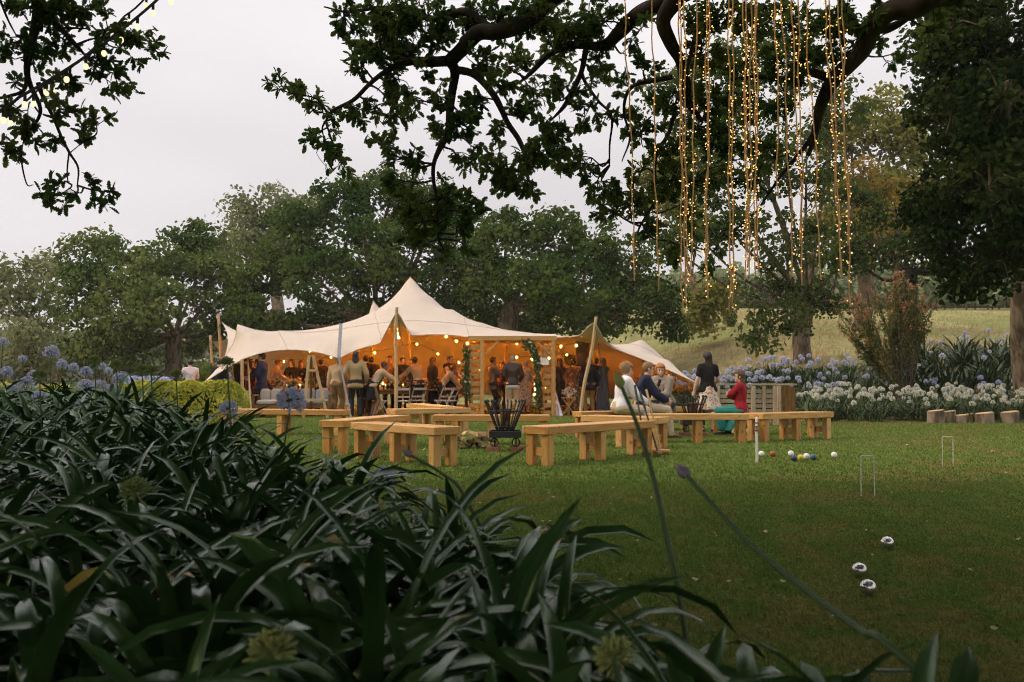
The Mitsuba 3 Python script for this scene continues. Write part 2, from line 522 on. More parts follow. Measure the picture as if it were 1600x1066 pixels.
tree('oak_tree', 'tall pale tree rising behind the dense oak left of the tent peak', gp(430, y), .5, P(430, 430, y),
     [lobe(385, 335, y, 32, 32), lobe(430, 322, y, 34, 30), lobe(470, 330, y, 28, 30), lobe(405, 380, y, 42, 34), lobe(450, 385, y + 2, 42, 38), lobe(360, 395, y + 2, 36, 30)],
     'mat_leaf_pale', nc=6, nl=80, size=.30, cr=1.15, seed=13)
y = 52
tree('oak_tree', 'dense dark green oak behind the main tent peak', gp(590, y), .50, P(585, 500, y),
     [lobe(420, 420, y, 48, 50), lobe(470, 370, y, 50, 52), lobe(540, 320, y, 58, 50), lobe(610, 310, y + 1, 55, 45), lobe(680, 325, y + 2, 52, 48), lobe(500, 440, y - 3, 55, 50), lobe(570, 390, y - 3, 60, 55), lobe(650, 390, y - 2, 58, 55), lobe(720, 370, y + 1, 45, 50), lobe(415, 490, y - 1, 55, 42), lobe(720, 440, y, 50, 45), lobe(380, 470, y, 40, 40), lobe(600, 455, y - 1, 60, 40), lobe(450, 510, y + 2, 60, 26), lobe(530, 495, y + 3, 55, 30), lobe(680, 480, y + 2, 50, 32), lobe(400, 540, y + 3, 50, 24), lobe(590, 500, y + 4, 60, 30)],
     'mat_leaf_mid', nc=15, nl=66, size=.22, cr=.70, seed=14)
y = 50
tree('oak_tree', 'rounded dense oak behind the right half of the tent', gp(805, y), .52, P(800, 470, y),
     [lobe(790, 380, y, 60, 52), lobe(860, 375, y, 58, 48), lobe(920, 385, y, 55, 48), lobe(980, 415, y + 1, 52, 50), lobe(1020, 470, y, 45, 42), lobe(830, 440, y - 3, 55, 45), lobe(900, 450, y - 4, 60, 48), lobe(960, 490, y - 2, 50, 36), lobe(760, 435, y - 1, 50, 50), lobe(1040, 500, y, 26, 26), lobe(870, 490, y - 1, 50, 26), lobe(740, 480, y, 40, 28), lobe(840, 510, y + 2, 50, 20), lobe(930, 505, y + 2, 50, 20), lobe(770, 500, y + 3, 40, 24)],
     'mat_leaf_mid', nc=15, nl=66, size=.21, cr=.68, seed=15)
# on the slope to the right
y = 44
tree('oak_tree', 'large oak with a thick straight trunk standing on the dry slope', gp(1254, y), .40, P(1262, 470, y),
     [lobe(1060, 150, y - 4, 60, 55), lobe(1130, 110, y - 2, 70, 60), lobe(1230, 110, y, 75, 55), lobe(1310, 170, y, 55, 50), lobe(1090, 250, y - 4, 55, 50), lobe(1170, 220, y - 3, 70, 60), lobe(1260, 260, y - 2, 65, 55), lobe(1080, 360, y - 4, 45, 42), lobe(1150, 330, y - 4, 62, 55), lobe(1230, 370, y - 3, 55, 42), lobe(1330, 330, y + 1, 50, 45), lobe(1200, 450, y - 1, 42, 40), lobe(1235, 490, y - 2, 40, 34), lobe(1310, 420, y, 45, 35), lobe(1290, 470, y - 1, 30, 25), lobe(1040, 380, y - 5, 28, 30), lobe(1190, 520, y - 2, 24, 20)],
     'mat_leaf_slope', nc=9, nl=64, size=.20, cr=.66, seed=16, bark='mat_bark')
y = 58
tree('oak_tree', 'yellowing oak on the slope behind the straight-trunked oak', gp(1345, y), .5, P(1350, 420, y),
     [lobe(1330, 210, y, 60, 50), lobe(1390, 190, y, 55, 55), lobe(1340, 300, y - 2, 60, 55), lobe(1400, 320, y - 3, 55, 50), lobe(1300, 360, y - 2, 45, 40), lobe(1420, 260, y, 45, 50), lobe(1370, 370, y - 4, 55, 32)],
     'mat_leaf_olive', nc=10, nl=60, size=.26, cr=.95, seed=17)
y = 50
tree('oak_tree', 'golden brown bushy tree between the olive oak and the dark tree', gp(1405, y), .5, P(1408, 425, y),
     [lobe(1350, 285, y, 42, 34), lobe(1410, 300, y, 45, 34), lobe(1380, 330, y - 2, 50, 34), lobe(1430, 345, y, 36, 30), lobe(1320, 320, y, 30, 28)],
     'mat_leaf_warm', nc=8, nl=64, size=.20, cr=.7, seed=18)
y = 62
tree('oak_tree', 'pale olive tree seen through the hanging fairy lights', gp(1110, y), .3, P(1080, 430, y),
     [lobe(1050, 270, y, 40, 42), lobe(1090, 240, y, 35, 30), lobe(1020, 300, y, 30, 34), lobe(1070, 330, y, 45, 40), lobe(1100, 480, y - 8, 30, 28), lobe(1115, 455, y - 8, 26, 24), lobe(1085, 500, y - 8, 18, 16)],
     'mat_leaf_olive', nc=7, nl=80, size=.26, cr=.9, seed=19)
y = 20
tree('oak_tree', 'tall dark tree with drooping boughs at the right edge of the photo', gp(1607, 27), .36, P(1612, 330, 25),
     [lobe(1500, 60, y, 75, 90), lobe(1570, 40, y, 80, 90), lobe(1490, 190, y, 60, 80), lobe(1570, 170, y - 1, 75, 90), lobe(1480, 300, y, 48, 70), lobe(1550, 300, y - 1, 70, 80), lobe(1480, 390, y + 1, 45, 42), lobe(1540, 410, y, 50, 40), lobe(1600, 380, y, 60, 55), lobe(1660, 200, y, 80, 160), lobe(1600, 250, y + 3, 80, 120), lobe(1520, 450, y + 1, 40, 16), lobe(1440, 330, y + 2, 30, 40), lobe(1500, 120, y + 4, 60, 100)],
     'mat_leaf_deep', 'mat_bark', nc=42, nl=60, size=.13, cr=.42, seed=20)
y = 36
tree('oak_tree', 'dark trunked oak with low spreading limbs behind the red-tipped shrub', gp(1425, y), .36, P(1420, 420, y),
     [lobe(1370, 390, y, 45, 26), lobe(1440, 380, y, 45, 30), lobe(1500, 400, y, 45, 26), lobe(1400, 330, y + 1, 40, 30), lobe(1330, 400, y, 30, 18), lobe(1470, 345, y, 40, 30), lobe(1550, 415, y, 40, 20)],
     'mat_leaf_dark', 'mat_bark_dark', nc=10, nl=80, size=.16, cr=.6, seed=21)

# orchard rows on the far hill and the scrubby far edge on the left: one mass each
def small_tree(seed):
    rng = np.random.default_rng(seed)
    n = 230
    o = rng.normal(size=(n, 3))
    o *= rng.random((n, 1)) ** .4 / np.linalg.norm(o, axis=1, keepdims=True) * [.95, .95, 1.35]
    o[:, 2] += 1.7
    lv = scatter(TUFT, o, rand_frames(rng.normal(size=(n, 3)) + [0, 0, .4], rng), .30 + .25 * rng.random(n))
    return lv, tube([[0, 0, -.2], [.03, 0, .7], [0, 0, 1.4]], [.06, .05, .03], 5)


leaf_mat('leaf_orchard', (.27, .33, .19), (.36, .40, .25), .5, .7, .3)
labels['orchard'] = {'kind': 'stuff', 'label': 'rows of young grey-green orchard trees on the far hill', 'category': 'orchard'}
for i in range(4):
    a, b = small_tree(30 + i)
    scene[f'orchard_tree_{i}'] = {'type': 'shapegroup', 'leaves': mikit.ply(a, 'mat_leaf_orchard'), 'stem': mikit.ply(b, 'mat_bark')}
orng = np.random.default_rng(5)
oi = 0
for y in np.arange(84, 150, 5.5):
    for u in np.arange(-60, 1680, 15.5 * 90 / y):
        if 330 < u < 960 or (960 < u < 1270 and y < 104):
            continue
        x = px(u + orng.normal() * 3, y)
        oi += 1
        s = (1.15 if u > 900 else 1.25) * (.8 + .4 * orng.random())
        scene[f'orchard__{oi:03d}'] = {'type': 'instance', 'group': {'type': 'ref', 'id': f'orchard_tree_{oi % 4}'},
                                      'to_world': T().translate([float(x), float(y + orng.normal() * .4), float(ground_z(x, y))]).rotate([0, 0, 1], float(orng.random() * 360)).scale([s, s, s * (.9 + .4 * orng.random())])}
# distant woodland behind the left-hand trees
wr = np.random.default_rng(6)
n = 15000
u = wr.random(n) * 1250 - 120
yy = 150 + 60 * wr.random(n)
hh = 7.5 * meshkit.fbm(np.c_[u / 70, yy * 0, yy * 0], 3, 4) * np.where(u < 500, 1.2, .9) * sstep(1130, 1000, u)
xx = px(u, yy)
wpos = np.c_[xx, yy, ground_z(xx, yy) + hh * wr.random(n) ** .7]
k = thing('far_woodland', 'grey-green scrub and woodland along the horizon behind the left trees', 'woodland', kind='stuff')
put(k, scatter(TUFT, wpos, rand_frames(wr.normal(size=(n, 3)) + [0, -.3, .5], wr), 1.0 + 1.1 * wr.random(n)), 'mat_leaf_orchard')
# two small bushes on the slope
for i, (u, v, r) in enumerate([(1142, 508, 10), (1190, 512, 7)]):
    y = 62 + 3 * i
    x = px(u, y)
    br = np.random.default_rng(90 + i)
    n = 420
    o = br.normal(size=(n, 3))
    o *= br.random((n, 1)) ** .4 / np.linalg.norm(o, axis=1, keepdims=True) * [r * y / F, r * y / F, 1.5 * r * y / F]
    o += [x, y, ground_z(x, y) + 1.35 * r * y / F]
    k = thing('field_bush', ['grey-green bush standing alone on the dry slope', 'thin twiggy sapling on the dry slope beside the oak trunk'][i], 'bush')
    part(k, 'foliage', scatter(TUFT, o, rand_frames(br.normal(size=(n, 3)) + [0, 0, .3], br), .12 + .1 * br.random(n)), 'mat_leaf_far', kind='stuff')
    part(k, 'stem', tube([[x, y, ground_z(x, y) - .1], [x + .03, y, ground_z(x, y) + r * y / F]], [.05, .03], 6), 'mat_bark', True)
# ------------------------------------------------------------------ the near oak: its limbs, hanging sprays and the unseen canopy overhead
def px_curve(pts, y0, y1, seg=6):
    """Limb through photograph points (u, v) while its distance runs from y0 to y1."""
    ys = np.linspace(y0, y1, len(pts))
    return curve([P(u, v, y) for (u, v), y in zip(pts, ys)], seg)


def rad_px(r, pts):
    return np.interp(np.linspace(0, 1, len(pts)), np.linspace(0, 1, len(r)), r) * pts[:, 1] / F


oak = thing('overhanging_oak', 'near dark oak whose heavy crooked limbs hang in from the top of the photo', 'tree')
orn = np.random.default_rng(21)
LIMBS = [  # (points, distances, radii in photograph pixels)
    ([(1560, -160), (1500, -60), (1440, 8), (1395, 22), (1368, 42), (1345, 80), (1328, 100), (1302, 128), (1285, 160), (1272, 198), (1262, 240)], 8.2, 9.6, [30, 24, 17, 16, 15, 14, 13, 11, 9, 6, 3]),
    ([(1500, -60), (1400, -70), (1250, -60), (1130, -40), (1060, -5), (1000, 20), (967, 50), (944, 71), (892, 73), (837, 110), (812, 128)], 8.4, 10.2, [24, 22, 20, 18, 14, 12, 10, 8, 6, 4, 2]),
    ([(1060, -5), (1036, 30), (1046, 65), (1060, 92), (1068, 130), (1075, 160), (1098, 190)], 8.9, 9.3, [14, 11, 9, 8, 8, 6, 3]),
    ([(1120, -60), (1000, -80), (920, -40), (860, 0), (832, 28), (806, 42), (778, 50), (750, 52), (723, 78), (703, 97)], 8.6, 9.2, [18, 17, 15, 13, 13, 13, 12, 12, 11, 10]),
    ([(703, 97), (710, 116), (706, 157), (702, 205), (690, 228), (680, 262), (684, 320), (683, 376)], 9.2, 9.4, [8, 7, 6, 5, 4.5, 3, 2, 1]),
    ([(703, 97), (672, 95), (640, 92), (600, 112), (573, 132), (550, 156), (520, 172), (510, 190)], 9.2, 9.9, [8, 7, 6, 4, 3.5, 3, 2, 1]),
    ([(706, 112), (739, 122), (770, 152), (790, 193), (810, 220), (825, 256), (818, 268)], 9.2, 8.8, [6, 5.5, 5, 4, 4, 3, 1]),
    ([(914, 80), (908, 114), (892, 146), (880, 170), (861, 193)], 9.9, 9.7, [5, 4, 4, 3, 1]),
    ([(908, 114), (915, 130), (935, 158), (956, 181), (953, 225), (950, 258)], 9.9, 9.6, [3, 2.5, 2, 1.8, 1.5, .8]),
    ([(1100, 10), (1065, 120), (1046, 205), (1030, 240), (1026, 290), (1022, 320), (1000, 352)], 9.0, 9.2, [3, 3, 3, 3, 2.5, 2, 1]),
    ([(778, 50), (730, 20), (690, 30), (640, 20), (590, 8), (540, 18), (506, 12)], 9.1, 9.7, [7, 6, 5, 4, 3, 2, 1]),
    ([(1046, 115), (990, 130), (975, 170), (985, 210), (972, 250)], 9.1, 9.6, [4, 3, 2, 1.5, .8]),
    ([(1368, 42), (1390, 44), (1410, 37), (1424, 30)], 8.9, 8.8, [9, 7, 5, 3]),
    ([(1302, 128), (1262, 112), (1230, 122), (1190, 118), (1140, 125)], 9.2, 9.6, [7, 6, 5, 4, 2]),
    ([(1272, 198), (1240, 250), (1210, 290), (1180, 330)], 9.5, 9.9, [4, 3, 2, 1]),
]
limb_pts = []
for pts, y0, y1, r in LIMBS:
    c = px_curve(pts, y0, y1)
    c = c + (meshkit.noise(np.stack([c * 2.3 + k * 9.1 for k in range(3)], 1), 4) - .5) * .07
    limb_pts.append(c)
    rr = rad_px(r, c) * 1.08
    tv, tf = tube(c, rr * (1 + .18 * (meshkit.noise(c * 6, 8) - .5)), 10)
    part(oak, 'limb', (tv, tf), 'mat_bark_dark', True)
# the trunk stands right of the frame, behind nothing the photograph shows
tr = curve([(6.9, 6.6, -.3), (6.9, 6.6, .4), (6.7, 6.8, 2.2), (6.0, 7.3, 4.4), P(1560, -160, 8.2)], 6)
part(oak, 'trunk', tube(tr, np.linspace(.62, .22, len(tr)), 14), 'mat_bark_dark', True)
ROOF = [[(6.0, 7.3, 4.4), (3, 5.5, 5.6), (-1, 4, 6.2), (-6, 3.5, 6.4)], [(6.0, 7.3, 4.4), (3.5, 3, 5.4), (1, -1, 6), (-1.5, -6, 6)], [(3, 5.5, 5.6), (1, 7.5, 6.2), (-3, 9, 6.6), (-7, 9, 6.6)], [(6, 7.3, 4.4), (8, 3, 5.4), (8, -2, 6), (7, -6, 6)]]
for pts in ROOF:  # limbs out of view overhead, bearing the crown that shades the bed
    c = curve(pts, 6)
    part(oak, 'limb', tube(c, np.linspace(.2, .05, len(c)), 8), 'mat_bark_dark', True)

# clumps of leaves where the photograph shows them: (u, v, half width, half height, number)
CLUMPS = [
    (545, 30, 38, 34, 130), (600, 20, 45, 30, 150), (660, 25, 45, 40, 190), (590, 70, 40, 35, 140), (640, 70, 45, 35, 170), (560, 95, 24, 26, 60), (620, 130, 26, 38, 120), (690, 60, 30, 25, 90),
    (730, 20, 40, 30, 130), (780, 20, 40, 24, 110), (840, 20, 40, 28, 110), (900, 30, 40, 36, 150), (940, 20, 40, 30, 120), (880, 75, 35, 30, 110), (940, 95, 32, 34, 100), (860, 45, 30, 30, 80),
    (432, 132, 15, 10, 26), (455, 138, 14, 12, 30), (470, 150, 10, 7, 14), (500, 165, 18, 16, 40), (520, 195, 14, 18, 30), (488, 225, 20, 16, 55), (515, 240, 20, 20, 60), (535, 268, 14, 12, 34), (560, 180, 22, 18, 46), (575, 160, 16, 14, 28),
    (622, 178, 20, 22, 50), (665, 118, 18, 14, 26), (640, 165, 14, 14, 22), (600, 240, 22, 22, 60), (640, 250, 22, 24, 60), (615, 285, 20, 18, 44), (632, 320, 22, 26, 70), (655, 345, 24, 30, 90), (640, 375, 18, 14, 34), (690, 345, 22, 30, 80), (700, 310, 22, 26, 70), (740, 320, 16, 22, 50), (735, 360, 14, 22, 44), (680, 390, 22, 14, 30), (745, 395, 20, 12, 20),
    (690, 160, 18, 18, 44), (720, 190, 26, 30, 90), (690, 205, 22, 22, 60), (740, 165, 24, 22, 60), (760, 100, 26, 24, 70), (800, 90, 30, 28, 90), (790, 130, 28, 22, 60), (730, 245, 20, 16, 40), (765, 200, 22, 16, 40), (745, 225, 12, 10, 16),
    (770, 260, 26, 20, 80), (800, 285, 30, 18, 90), (825, 245, 22, 22, 60), (845, 240, 22, 18, 60), (870, 225, 30, 28, 120), (890, 250, 24, 16, 60), (850, 205, 22, 18, 50), (905, 245, 14, 12, 26), (830, 295, 18, 12, 34),
    (840, 150, 28, 28, 80), (870, 130, 24, 26, 70), (810, 165, 18, 18, 34), (915, 175, 30, 18, 60), (945, 180, 12, 12, 20), (910, 145, 18, 14, 26), (935, 125, 14, 12, 20),
    (915, 275, 14, 12, 26), (930, 305, 18, 12, 36), (955, 300, 18, 16, 40), (935, 330, 16, 10, 24), (965, 320, 16, 20, 40), (995, 270, 18, 24, 40), (990, 320, 20, 24, 50), (1010, 350, 20, 22, 50), (985, 205, 16, 14, 24), (975, 175, 22, 14, 36), (980, 130, 20, 16, 36), (1010, 95, 20, 18, 30), (1005, 50, 18, 14, 22), (985, 85, 14, 12, 18),
    (1010, 200, 24, 22, 60), (1035, 165, 24, 22, 60), (1040, 240, 24, 26, 70), (1030, 300, 22, 22, 50), (1055, 270, 20, 24, 50),
    (1080, 40, 34, 28, 70), (1130, 20, 50, 26, 110), (1110, 80, 40, 36, 120), (1180, 25, 50, 30, 140), (1170, 90, 44, 40, 140), (1240, 30, 50, 34, 150), (1235, 100, 44, 30, 120), (1300, 30, 46, 34, 150), (1290, 85, 36, 28, 90), (1340, 25, 34, 26, 80), (1110, 150, 40, 34, 110), (1165, 165, 40, 30, 100), (1220, 165, 40, 30, 80), (1090, 210, 34, 30, 80), (1140, 220, 40, 34, 110), (1200, 235, 40, 34, 100), (1105, 285, 30, 30, 60), (1170, 280, 34, 24, 50), (1085, 335, 26, 28, 45), (1070, 390, 26, 20, 40), (1110, 410, 26, 20, 40), 
    (1380, 70, 10, 22, 20), (1400, 95, 14, 12, 20), (1460, 10, 30, 30, 90), (1470, 50, 20, 24, 50),
]
lp, lsize, ltw = [], [], []
allc = np.vstack(limb_pts)
for u, v, a, b, n in CLUMPS:
    near = allc[np.argmin(np.hypot(allc[:, 0] / allc[:, 1] * F + 800 - u, (CAMH - allc[:, 2]) / allc[:, 1] * F + VH - v))]
    y0 = float(np.clip(near[1] + orn.normal() * .25, 8.2, 10.6))
    c0 = P(u, v, y0)
    # a clump is a few sprays, each a twig with leaves set round its end
    m = max(2, n // 7)
    ang, r = orn.random(m) * 2 * np.pi, orn.random(m) ** .5
    tips = c0 + np.c_[np.cos(ang) * r * a * y0 / F, orn.normal(size=m) * .22, np.sin(ang) * r * b * y0 / F]
    hub = c0 + (near - c0) * .35 + orn.normal(size=3) * .03
    if np.linalg.norm(near - c0) < 1.3:
        ltw.append(tube(curve([near, (near + hub) / 2 + orn.normal(size=3) * .05, hub], 4), np.linspace(.012, .006, 9), 5, False))
    for q in tips:
        ltw.append(tube(curve([hub, (hub + q) / 2 + orn.normal(size=3) * .03, q], 3), np.linspace(.006, .0028, 7), 4, False))
        d = q - hub
        d /= np.linalg.norm(d) + 1e-6
        k = int(orn.integers(12, 19))
        t = orn.random(k) ** .7
        base = hub + (q - hub) * (.45 + .55 * t)[:, None] + orn.normal(size=(k, 3)) * .014
        dirs = d * .7 + orn.normal(size=(k, 3)) * .75 + [0, 0, -.25]
        dirs /= np.linalg.norm(dirs, axis=1, keepdims=True)
        lp.append((base, dirs))
base, dirs = np.vstack([a for a, _ in lp]), np.vstack([b for _, b in lp])
up = orn.normal(size=base.shape) * .7 + [0, 0, .8]
yv = np.cross(up, dirs)
yv /= np.linalg.norm(yv, axis=1, keepdims=True) + 1e-9
LR = np.stack([dirs, yv, np.cross(dirs, yv)], -1)
ls = .055 + .050 * orn.random(len(base))
part(oak, 'twigs', cat(ltw), 'mat_bark_dark', True, kind='stuff')
lone = np.argsort(-(ls / base[:, 1]) - (base[:, 0] / base[:, 1] < -.1) * .002)[:280]      # the leaves that show largest, each its own
mask = np.zeros(len(base), bool)
mask[lone] = True
for i in lone:
    part(oak, 'leaf', scatter(OAK, base[i:i + 1], LR[i:i + 1], ls[i:i + 1]), 'mat_leaf_oak')
part(oak, 'crown', scatter(OAK, base[~mask], LR[~mask], ls[~mask]), 'mat_leaf_oak', kind='stuff')
# unseen rest of the crown, over and behind the camera, placed to shade the foreground
n = 44000
cl = np.c_[orn.random(560) * 20 - 10, orn.random(560) * 15 - 8.5, orn.random(560)]
cl[:, 2] = np.maximum(4.6, 2.4 + .43 * np.maximum(cl[:, 1], 0)) + cl[:, 2] * 3.2
q = cl[orn.integers(560, size=n)] + orn.normal(size=(n, 3)) * [.55, .55, .30]
q = q[q[:, 2] > 1.7 + .42 * np.maximum(q[:, 1], 0)]
part(oak, 'unseen_crown', scatter(TUFT, q, rand_frames(orn.normal(size=q.shape) * .6 + [0, 0, 1], orn), .20 + .16 * orn.random(len(q))), 'mat_leaf_oak', kind='stuff')

# the oak bough hanging in at the top left
bough = thing('oak_bough', 'dark oak bough of another tree hanging in at the top left corner', 'tree')
LIMBS2 = [
    ([(40, -150), (52, -60), (60, 0), (55, 40), (48, 75), (42, 110), (48, 135), (62, 165), (60, 185), (40, 215), (35, 228)], 7.2, 7.6, [9, 8, 8, 7, 6, 5, 4, 3, 2.5, 1.6, .8]),
    ([(64, 0), (80, 30), (100, 50), (120, 72), (136, 90)], 7.2, 7.5, [6, 5, 4, 3, 1]),
    ([(100, 44), (118, 44), (136, 45)], 7.3, 7.4, [2, 1.5, 1]), ([(120, 70), (140, 62), (160, 58)], 7.4, 7.5, [2, 1.5, .8]),
    ([(60, 130), (66, 148), (84, 185), (95, 212), (108, 238), (122, 262), (121, 290)], 7.5, 7.5, [4, 3.5, 2.6, 2.2, 2, 1.6, 1]),
    ([(108, 238), (105, 265), (106, 285)], 7.5, 7.5, [1.4, 1.2, .8]), ([(108, 240), (130, 222)], 7.5, 7.5, [1, .5]), ([(121, 290), (150, 298), (185, 300)], 7.5, 7.5, [1.4, 1.2, .8]),
    ([(42, 110), (38, 140), (15, 150), (-10, 155)], 7.4, 7.4, [3, 3, 2.5, 2]), ([(0, 0), (12, 30), (25, 55)], 7.2, 7.3, [2, 1.6, 1]),
    ([(34, 230), (34, 255), (42, 288), (52, 289)], 7.5, 7.5, [1.6, 1.4, 1, .6]), ([(80, 135), (88, 158), (95, 175)], 7.5, 7.5, [2, 1.5, 1]),
]
CLUMPS2 = [
    (30, 10, 35, 18, 60), (85, 8, 50, 16, 110), (125, 5, 20, 10, 26), (75, 35, 30, 20, 70), (105, 25, 18, 14, 40), (60, 65, 30, 22, 70), (95, 75, 22, 16, 46), (40, 80, 20, 16, 36), (10, 60, 14, 12, 22), (14, 90, 10, 10, 14), (5, 75, 10, 8, 10),
    (168, 20, 18, 14, 34), (150, 45, 18, 12, 34), (180, 40, 16, 16, 34), (198, 62, 18, 16, 36), (205, 85, 14, 10, 20), (235, 62, 20, 16, 44), (245, 80, 12, 8, 14), (155, 80, 16, 14, 30), (170, 105, 24, 20, 60), (195, 125, 18, 14, 40), (180, 140, 12, 10, 18), (140, 105, 12, 10, 18),
    (80, 115, 20, 12, 30), (105, 125, 18, 14, 36), (20, 130, 16, 10, 24), (10, 165, 14, 20, 36), (35, 170, 14, 12, 24), (95, 160, 14, 10, 22), (110, 175, 18, 14, 40), (125, 195, 16, 12, 34), (160, 185, 15, 12, 34), (80, 180, 12, 12, 22), (130, 215, 14, 8, 18),
    (45, 200, 22, 18, 56), (60, 222, 18, 10, 30), (80, 212, 10, 10, 16), (10, 235, 18, 18, 44), (0, 225, 10, 10, 14), (100, 288, 14, 10, 24), (85, 315, 12, 12, 30), (100, 318, 14, 10, 26), (140, 285, 10, 12, 20), (150, 315, 8, 10, 14), (172, 298, 16, 12, 32), (120, 305, 8, 8, 10),
]


def hanging(tree_key, limbs, clumps, single, lo, hi):
    lc = []
    for pts, y0, y1, r in limbs:
        c = px_curve(pts, y0, y1)
        lc.append(c)
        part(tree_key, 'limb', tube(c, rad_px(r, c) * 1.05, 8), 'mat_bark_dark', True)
    lc = np.vstack(lc)
    B, D, tw = [], [], []
    for u, v, a, b, n in clumps:
        near = lc[np.argmin(np.hypot(lc[:, 0] / lc[:, 1] * F + 800 - u, (CAMH - lc[:, 2]) / lc[:, 1] * F + VH - v))]
        y0 = float(np.clip(near[1] + orn.normal() * .2, lo, hi))
        c0 = P(u, v, y0)
        m = max(2, n // 9)
        ang, r = orn.random(m) * 2 * np.pi, orn.random(m) ** .5
        tips = c0 + np.c_[np.cos(ang) * r * a * y0 / F, orn.normal(size=m) * .12, np.sin(ang) * r * b * y0 / F]
        hub = c0 + (near - c0) * .3
        tw.append(tube(curve([near, (near + hub) / 2 + orn.normal(size=3) * .03, hub], 4), np.linspace(.008, .004, 9), 5, False))
        for q in tips:
            tw.append(tube(np.array([hub, q]), [.004, .002], 4, False))
            d = (q - hub) / (np.linalg.norm(q - hub) + 1e-6)
            k = int(orn.integers(10, 15))
            B.append(hub + (q - hub) * (.4 + .6 * orn.random(k))[:, None] + orn.normal(size=(k, 3)) * .012)
            D.append(d * .7 + orn.normal(size=(k, 3)) * .75 + [0, 0, -.2])
    B, D = np.vstack(B), np.vstack(D)
    D /= np.linalg.norm(D, axis=1, keepdims=True)
    yv = np.cross(orn.normal(size=B.shape) * .7 + [0, 0, .8], D)
    yv /= np.linalg.norm(yv, axis=1, keepdims=True) + 1e-9
    R = np.stack([D, yv, np.cross(D, yv)], -1)
    s = .052 + .04 * orn.random(len(B))
    mask = np.zeros(len(B), bool)
    mask[np.argsort(-s)[:single]] = True
    for i in np.nonzero(mask)[0]:
        part(tree_key, 'leaf', scatter(OAK, B[i:i + 1], R[i:i + 1], s[i:i + 1]), 'mat_leaf_oak')
    part(tree_key, 'twigs', cat(tw), 'mat_bark_dark', True, kind='stuff')
    part(tree_key, 'crown', scatter(OAK, B[~mask], R[~mask], s[~mask]), 'mat_leaf_oak', kind='stuff')


hanging(bough, LIMBS2, CLUMPS2, 160, 7.0, 7.9)

# its trunk stands left of the frame, its crown rises above it
bt = curve([(-7.6, 5.2, -.3), (-7.6, 5.2, .5), (-7.4, 5.4, 2.6), (-6.6, 5.9, 4.6), (-5.0, 6.7, 5.2), P(40, -150, 7.2)], 6)
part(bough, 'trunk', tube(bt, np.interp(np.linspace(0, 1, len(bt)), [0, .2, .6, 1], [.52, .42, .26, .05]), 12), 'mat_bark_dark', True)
bc = np.c_[orn.random(70) * 6 - 10.5, orn.random(70) * 6 + 2.5, orn.random(70)]
bc[:, 2] = 2.6 + .43 * bc[:, 1] + bc[:, 2] * 2.6
q = bc[orn.integers(70, size=5200)] + orn.normal(size=(5200, 3)) * [.5, .5, .3]
q = q[q[:, 2] > 1.7 + .42 * np.maximum(q[:, 1], 0)]
part(bough, 'unseen_crown', scatter(TUFT, q, rand_frames(orn.normal(size=q.shape) * .6 + [0, 0, 1], orn), .18 + .14 * orn.random(len(q))), 'mat_leaf_oak', kind='stuff')
# ------------------------------------------------------------------ the foreground bed of strap-leaved plants
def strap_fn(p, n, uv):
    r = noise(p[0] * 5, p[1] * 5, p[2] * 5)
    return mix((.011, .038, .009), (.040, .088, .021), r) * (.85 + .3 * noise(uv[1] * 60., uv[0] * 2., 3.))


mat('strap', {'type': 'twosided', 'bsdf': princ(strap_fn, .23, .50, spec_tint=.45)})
mat('strap_far', {'type': 'twosided', 'bsdf': princ(tinted((.035, .065, .022), (.075, .11, .035), 3.), .45, .5)})
plain('yellow_leaf', (.42, .30, .05), .5, .4, two=True)


def strap(rng, length, width, az, up, droop, seg=9, base=(0, 0, 0), twist=.5, pw=1.6):
    """One arching leaf with a channelled blade; returns mesh and uv."""
    t = np.linspace(0, 1, seg)
    pitch = up - droop * t ** pw
    ds = length / (seg - 1)
    r = np.concatenate([[0], np.cumsum(np.cos(pitch[:-1]) * ds)])
    z = np.concatenate([[0], np.cumsum(np.sin(pitch[:-1]) * ds)])
    sway = np.sin(t * 2.2 + rng.random() * 6) * .04 * length * t
    w = width * np.minimum(1, .6 + 1.2 * t) * np.sqrt(1 - np.clip((t - .62) / .38, 0, 1) ** 2.4)
    w[-1] = .0008
    side = np.stack([np.zeros(seg), np.ones(seg), np.zeros(seg)], 1)
    nrm = np.stack([-np.sin(pitch), np.zeros(seg), np.cos(pitch)], 1)
    tw = twist * t * (rng.random() - .5) * 2
    side, nrm = side * np.cos(tw)[:, None] + nrm * np.sin(tw)[:, None], nrm * np.cos(tw)[:, None] - side * np.sin(tw)[:, None]
    c = np.stack([r, sway, z], 1)
    ch = .16 + .1 * rng.random()
    L = c + side * w[:, None] / 2 + nrm * (w * ch)[:, None]
    Rr = c - side * w[:, None] / 2 + nrm * (w * ch)[:, None]
    v = np.stack([L, c, Rr], 1).reshape(-1, 3) @ rotz(az).T + np.asarray(base)
    uv = np.stack([np.repeat(t * length, 3), np.tile([0, .5, 1.], seg)], 1)
    i = np.arange(seg - 1)[:, None] * 3
    f = np.vstack([np.hstack([i, i + 3, i + 4]), np.hstack([i, i + 4, i + 1]), np.hstack([i + 1, i + 4, i + 5]), np.hstack([i + 1, i + 5, i + 2])])
    return (v, f), uv


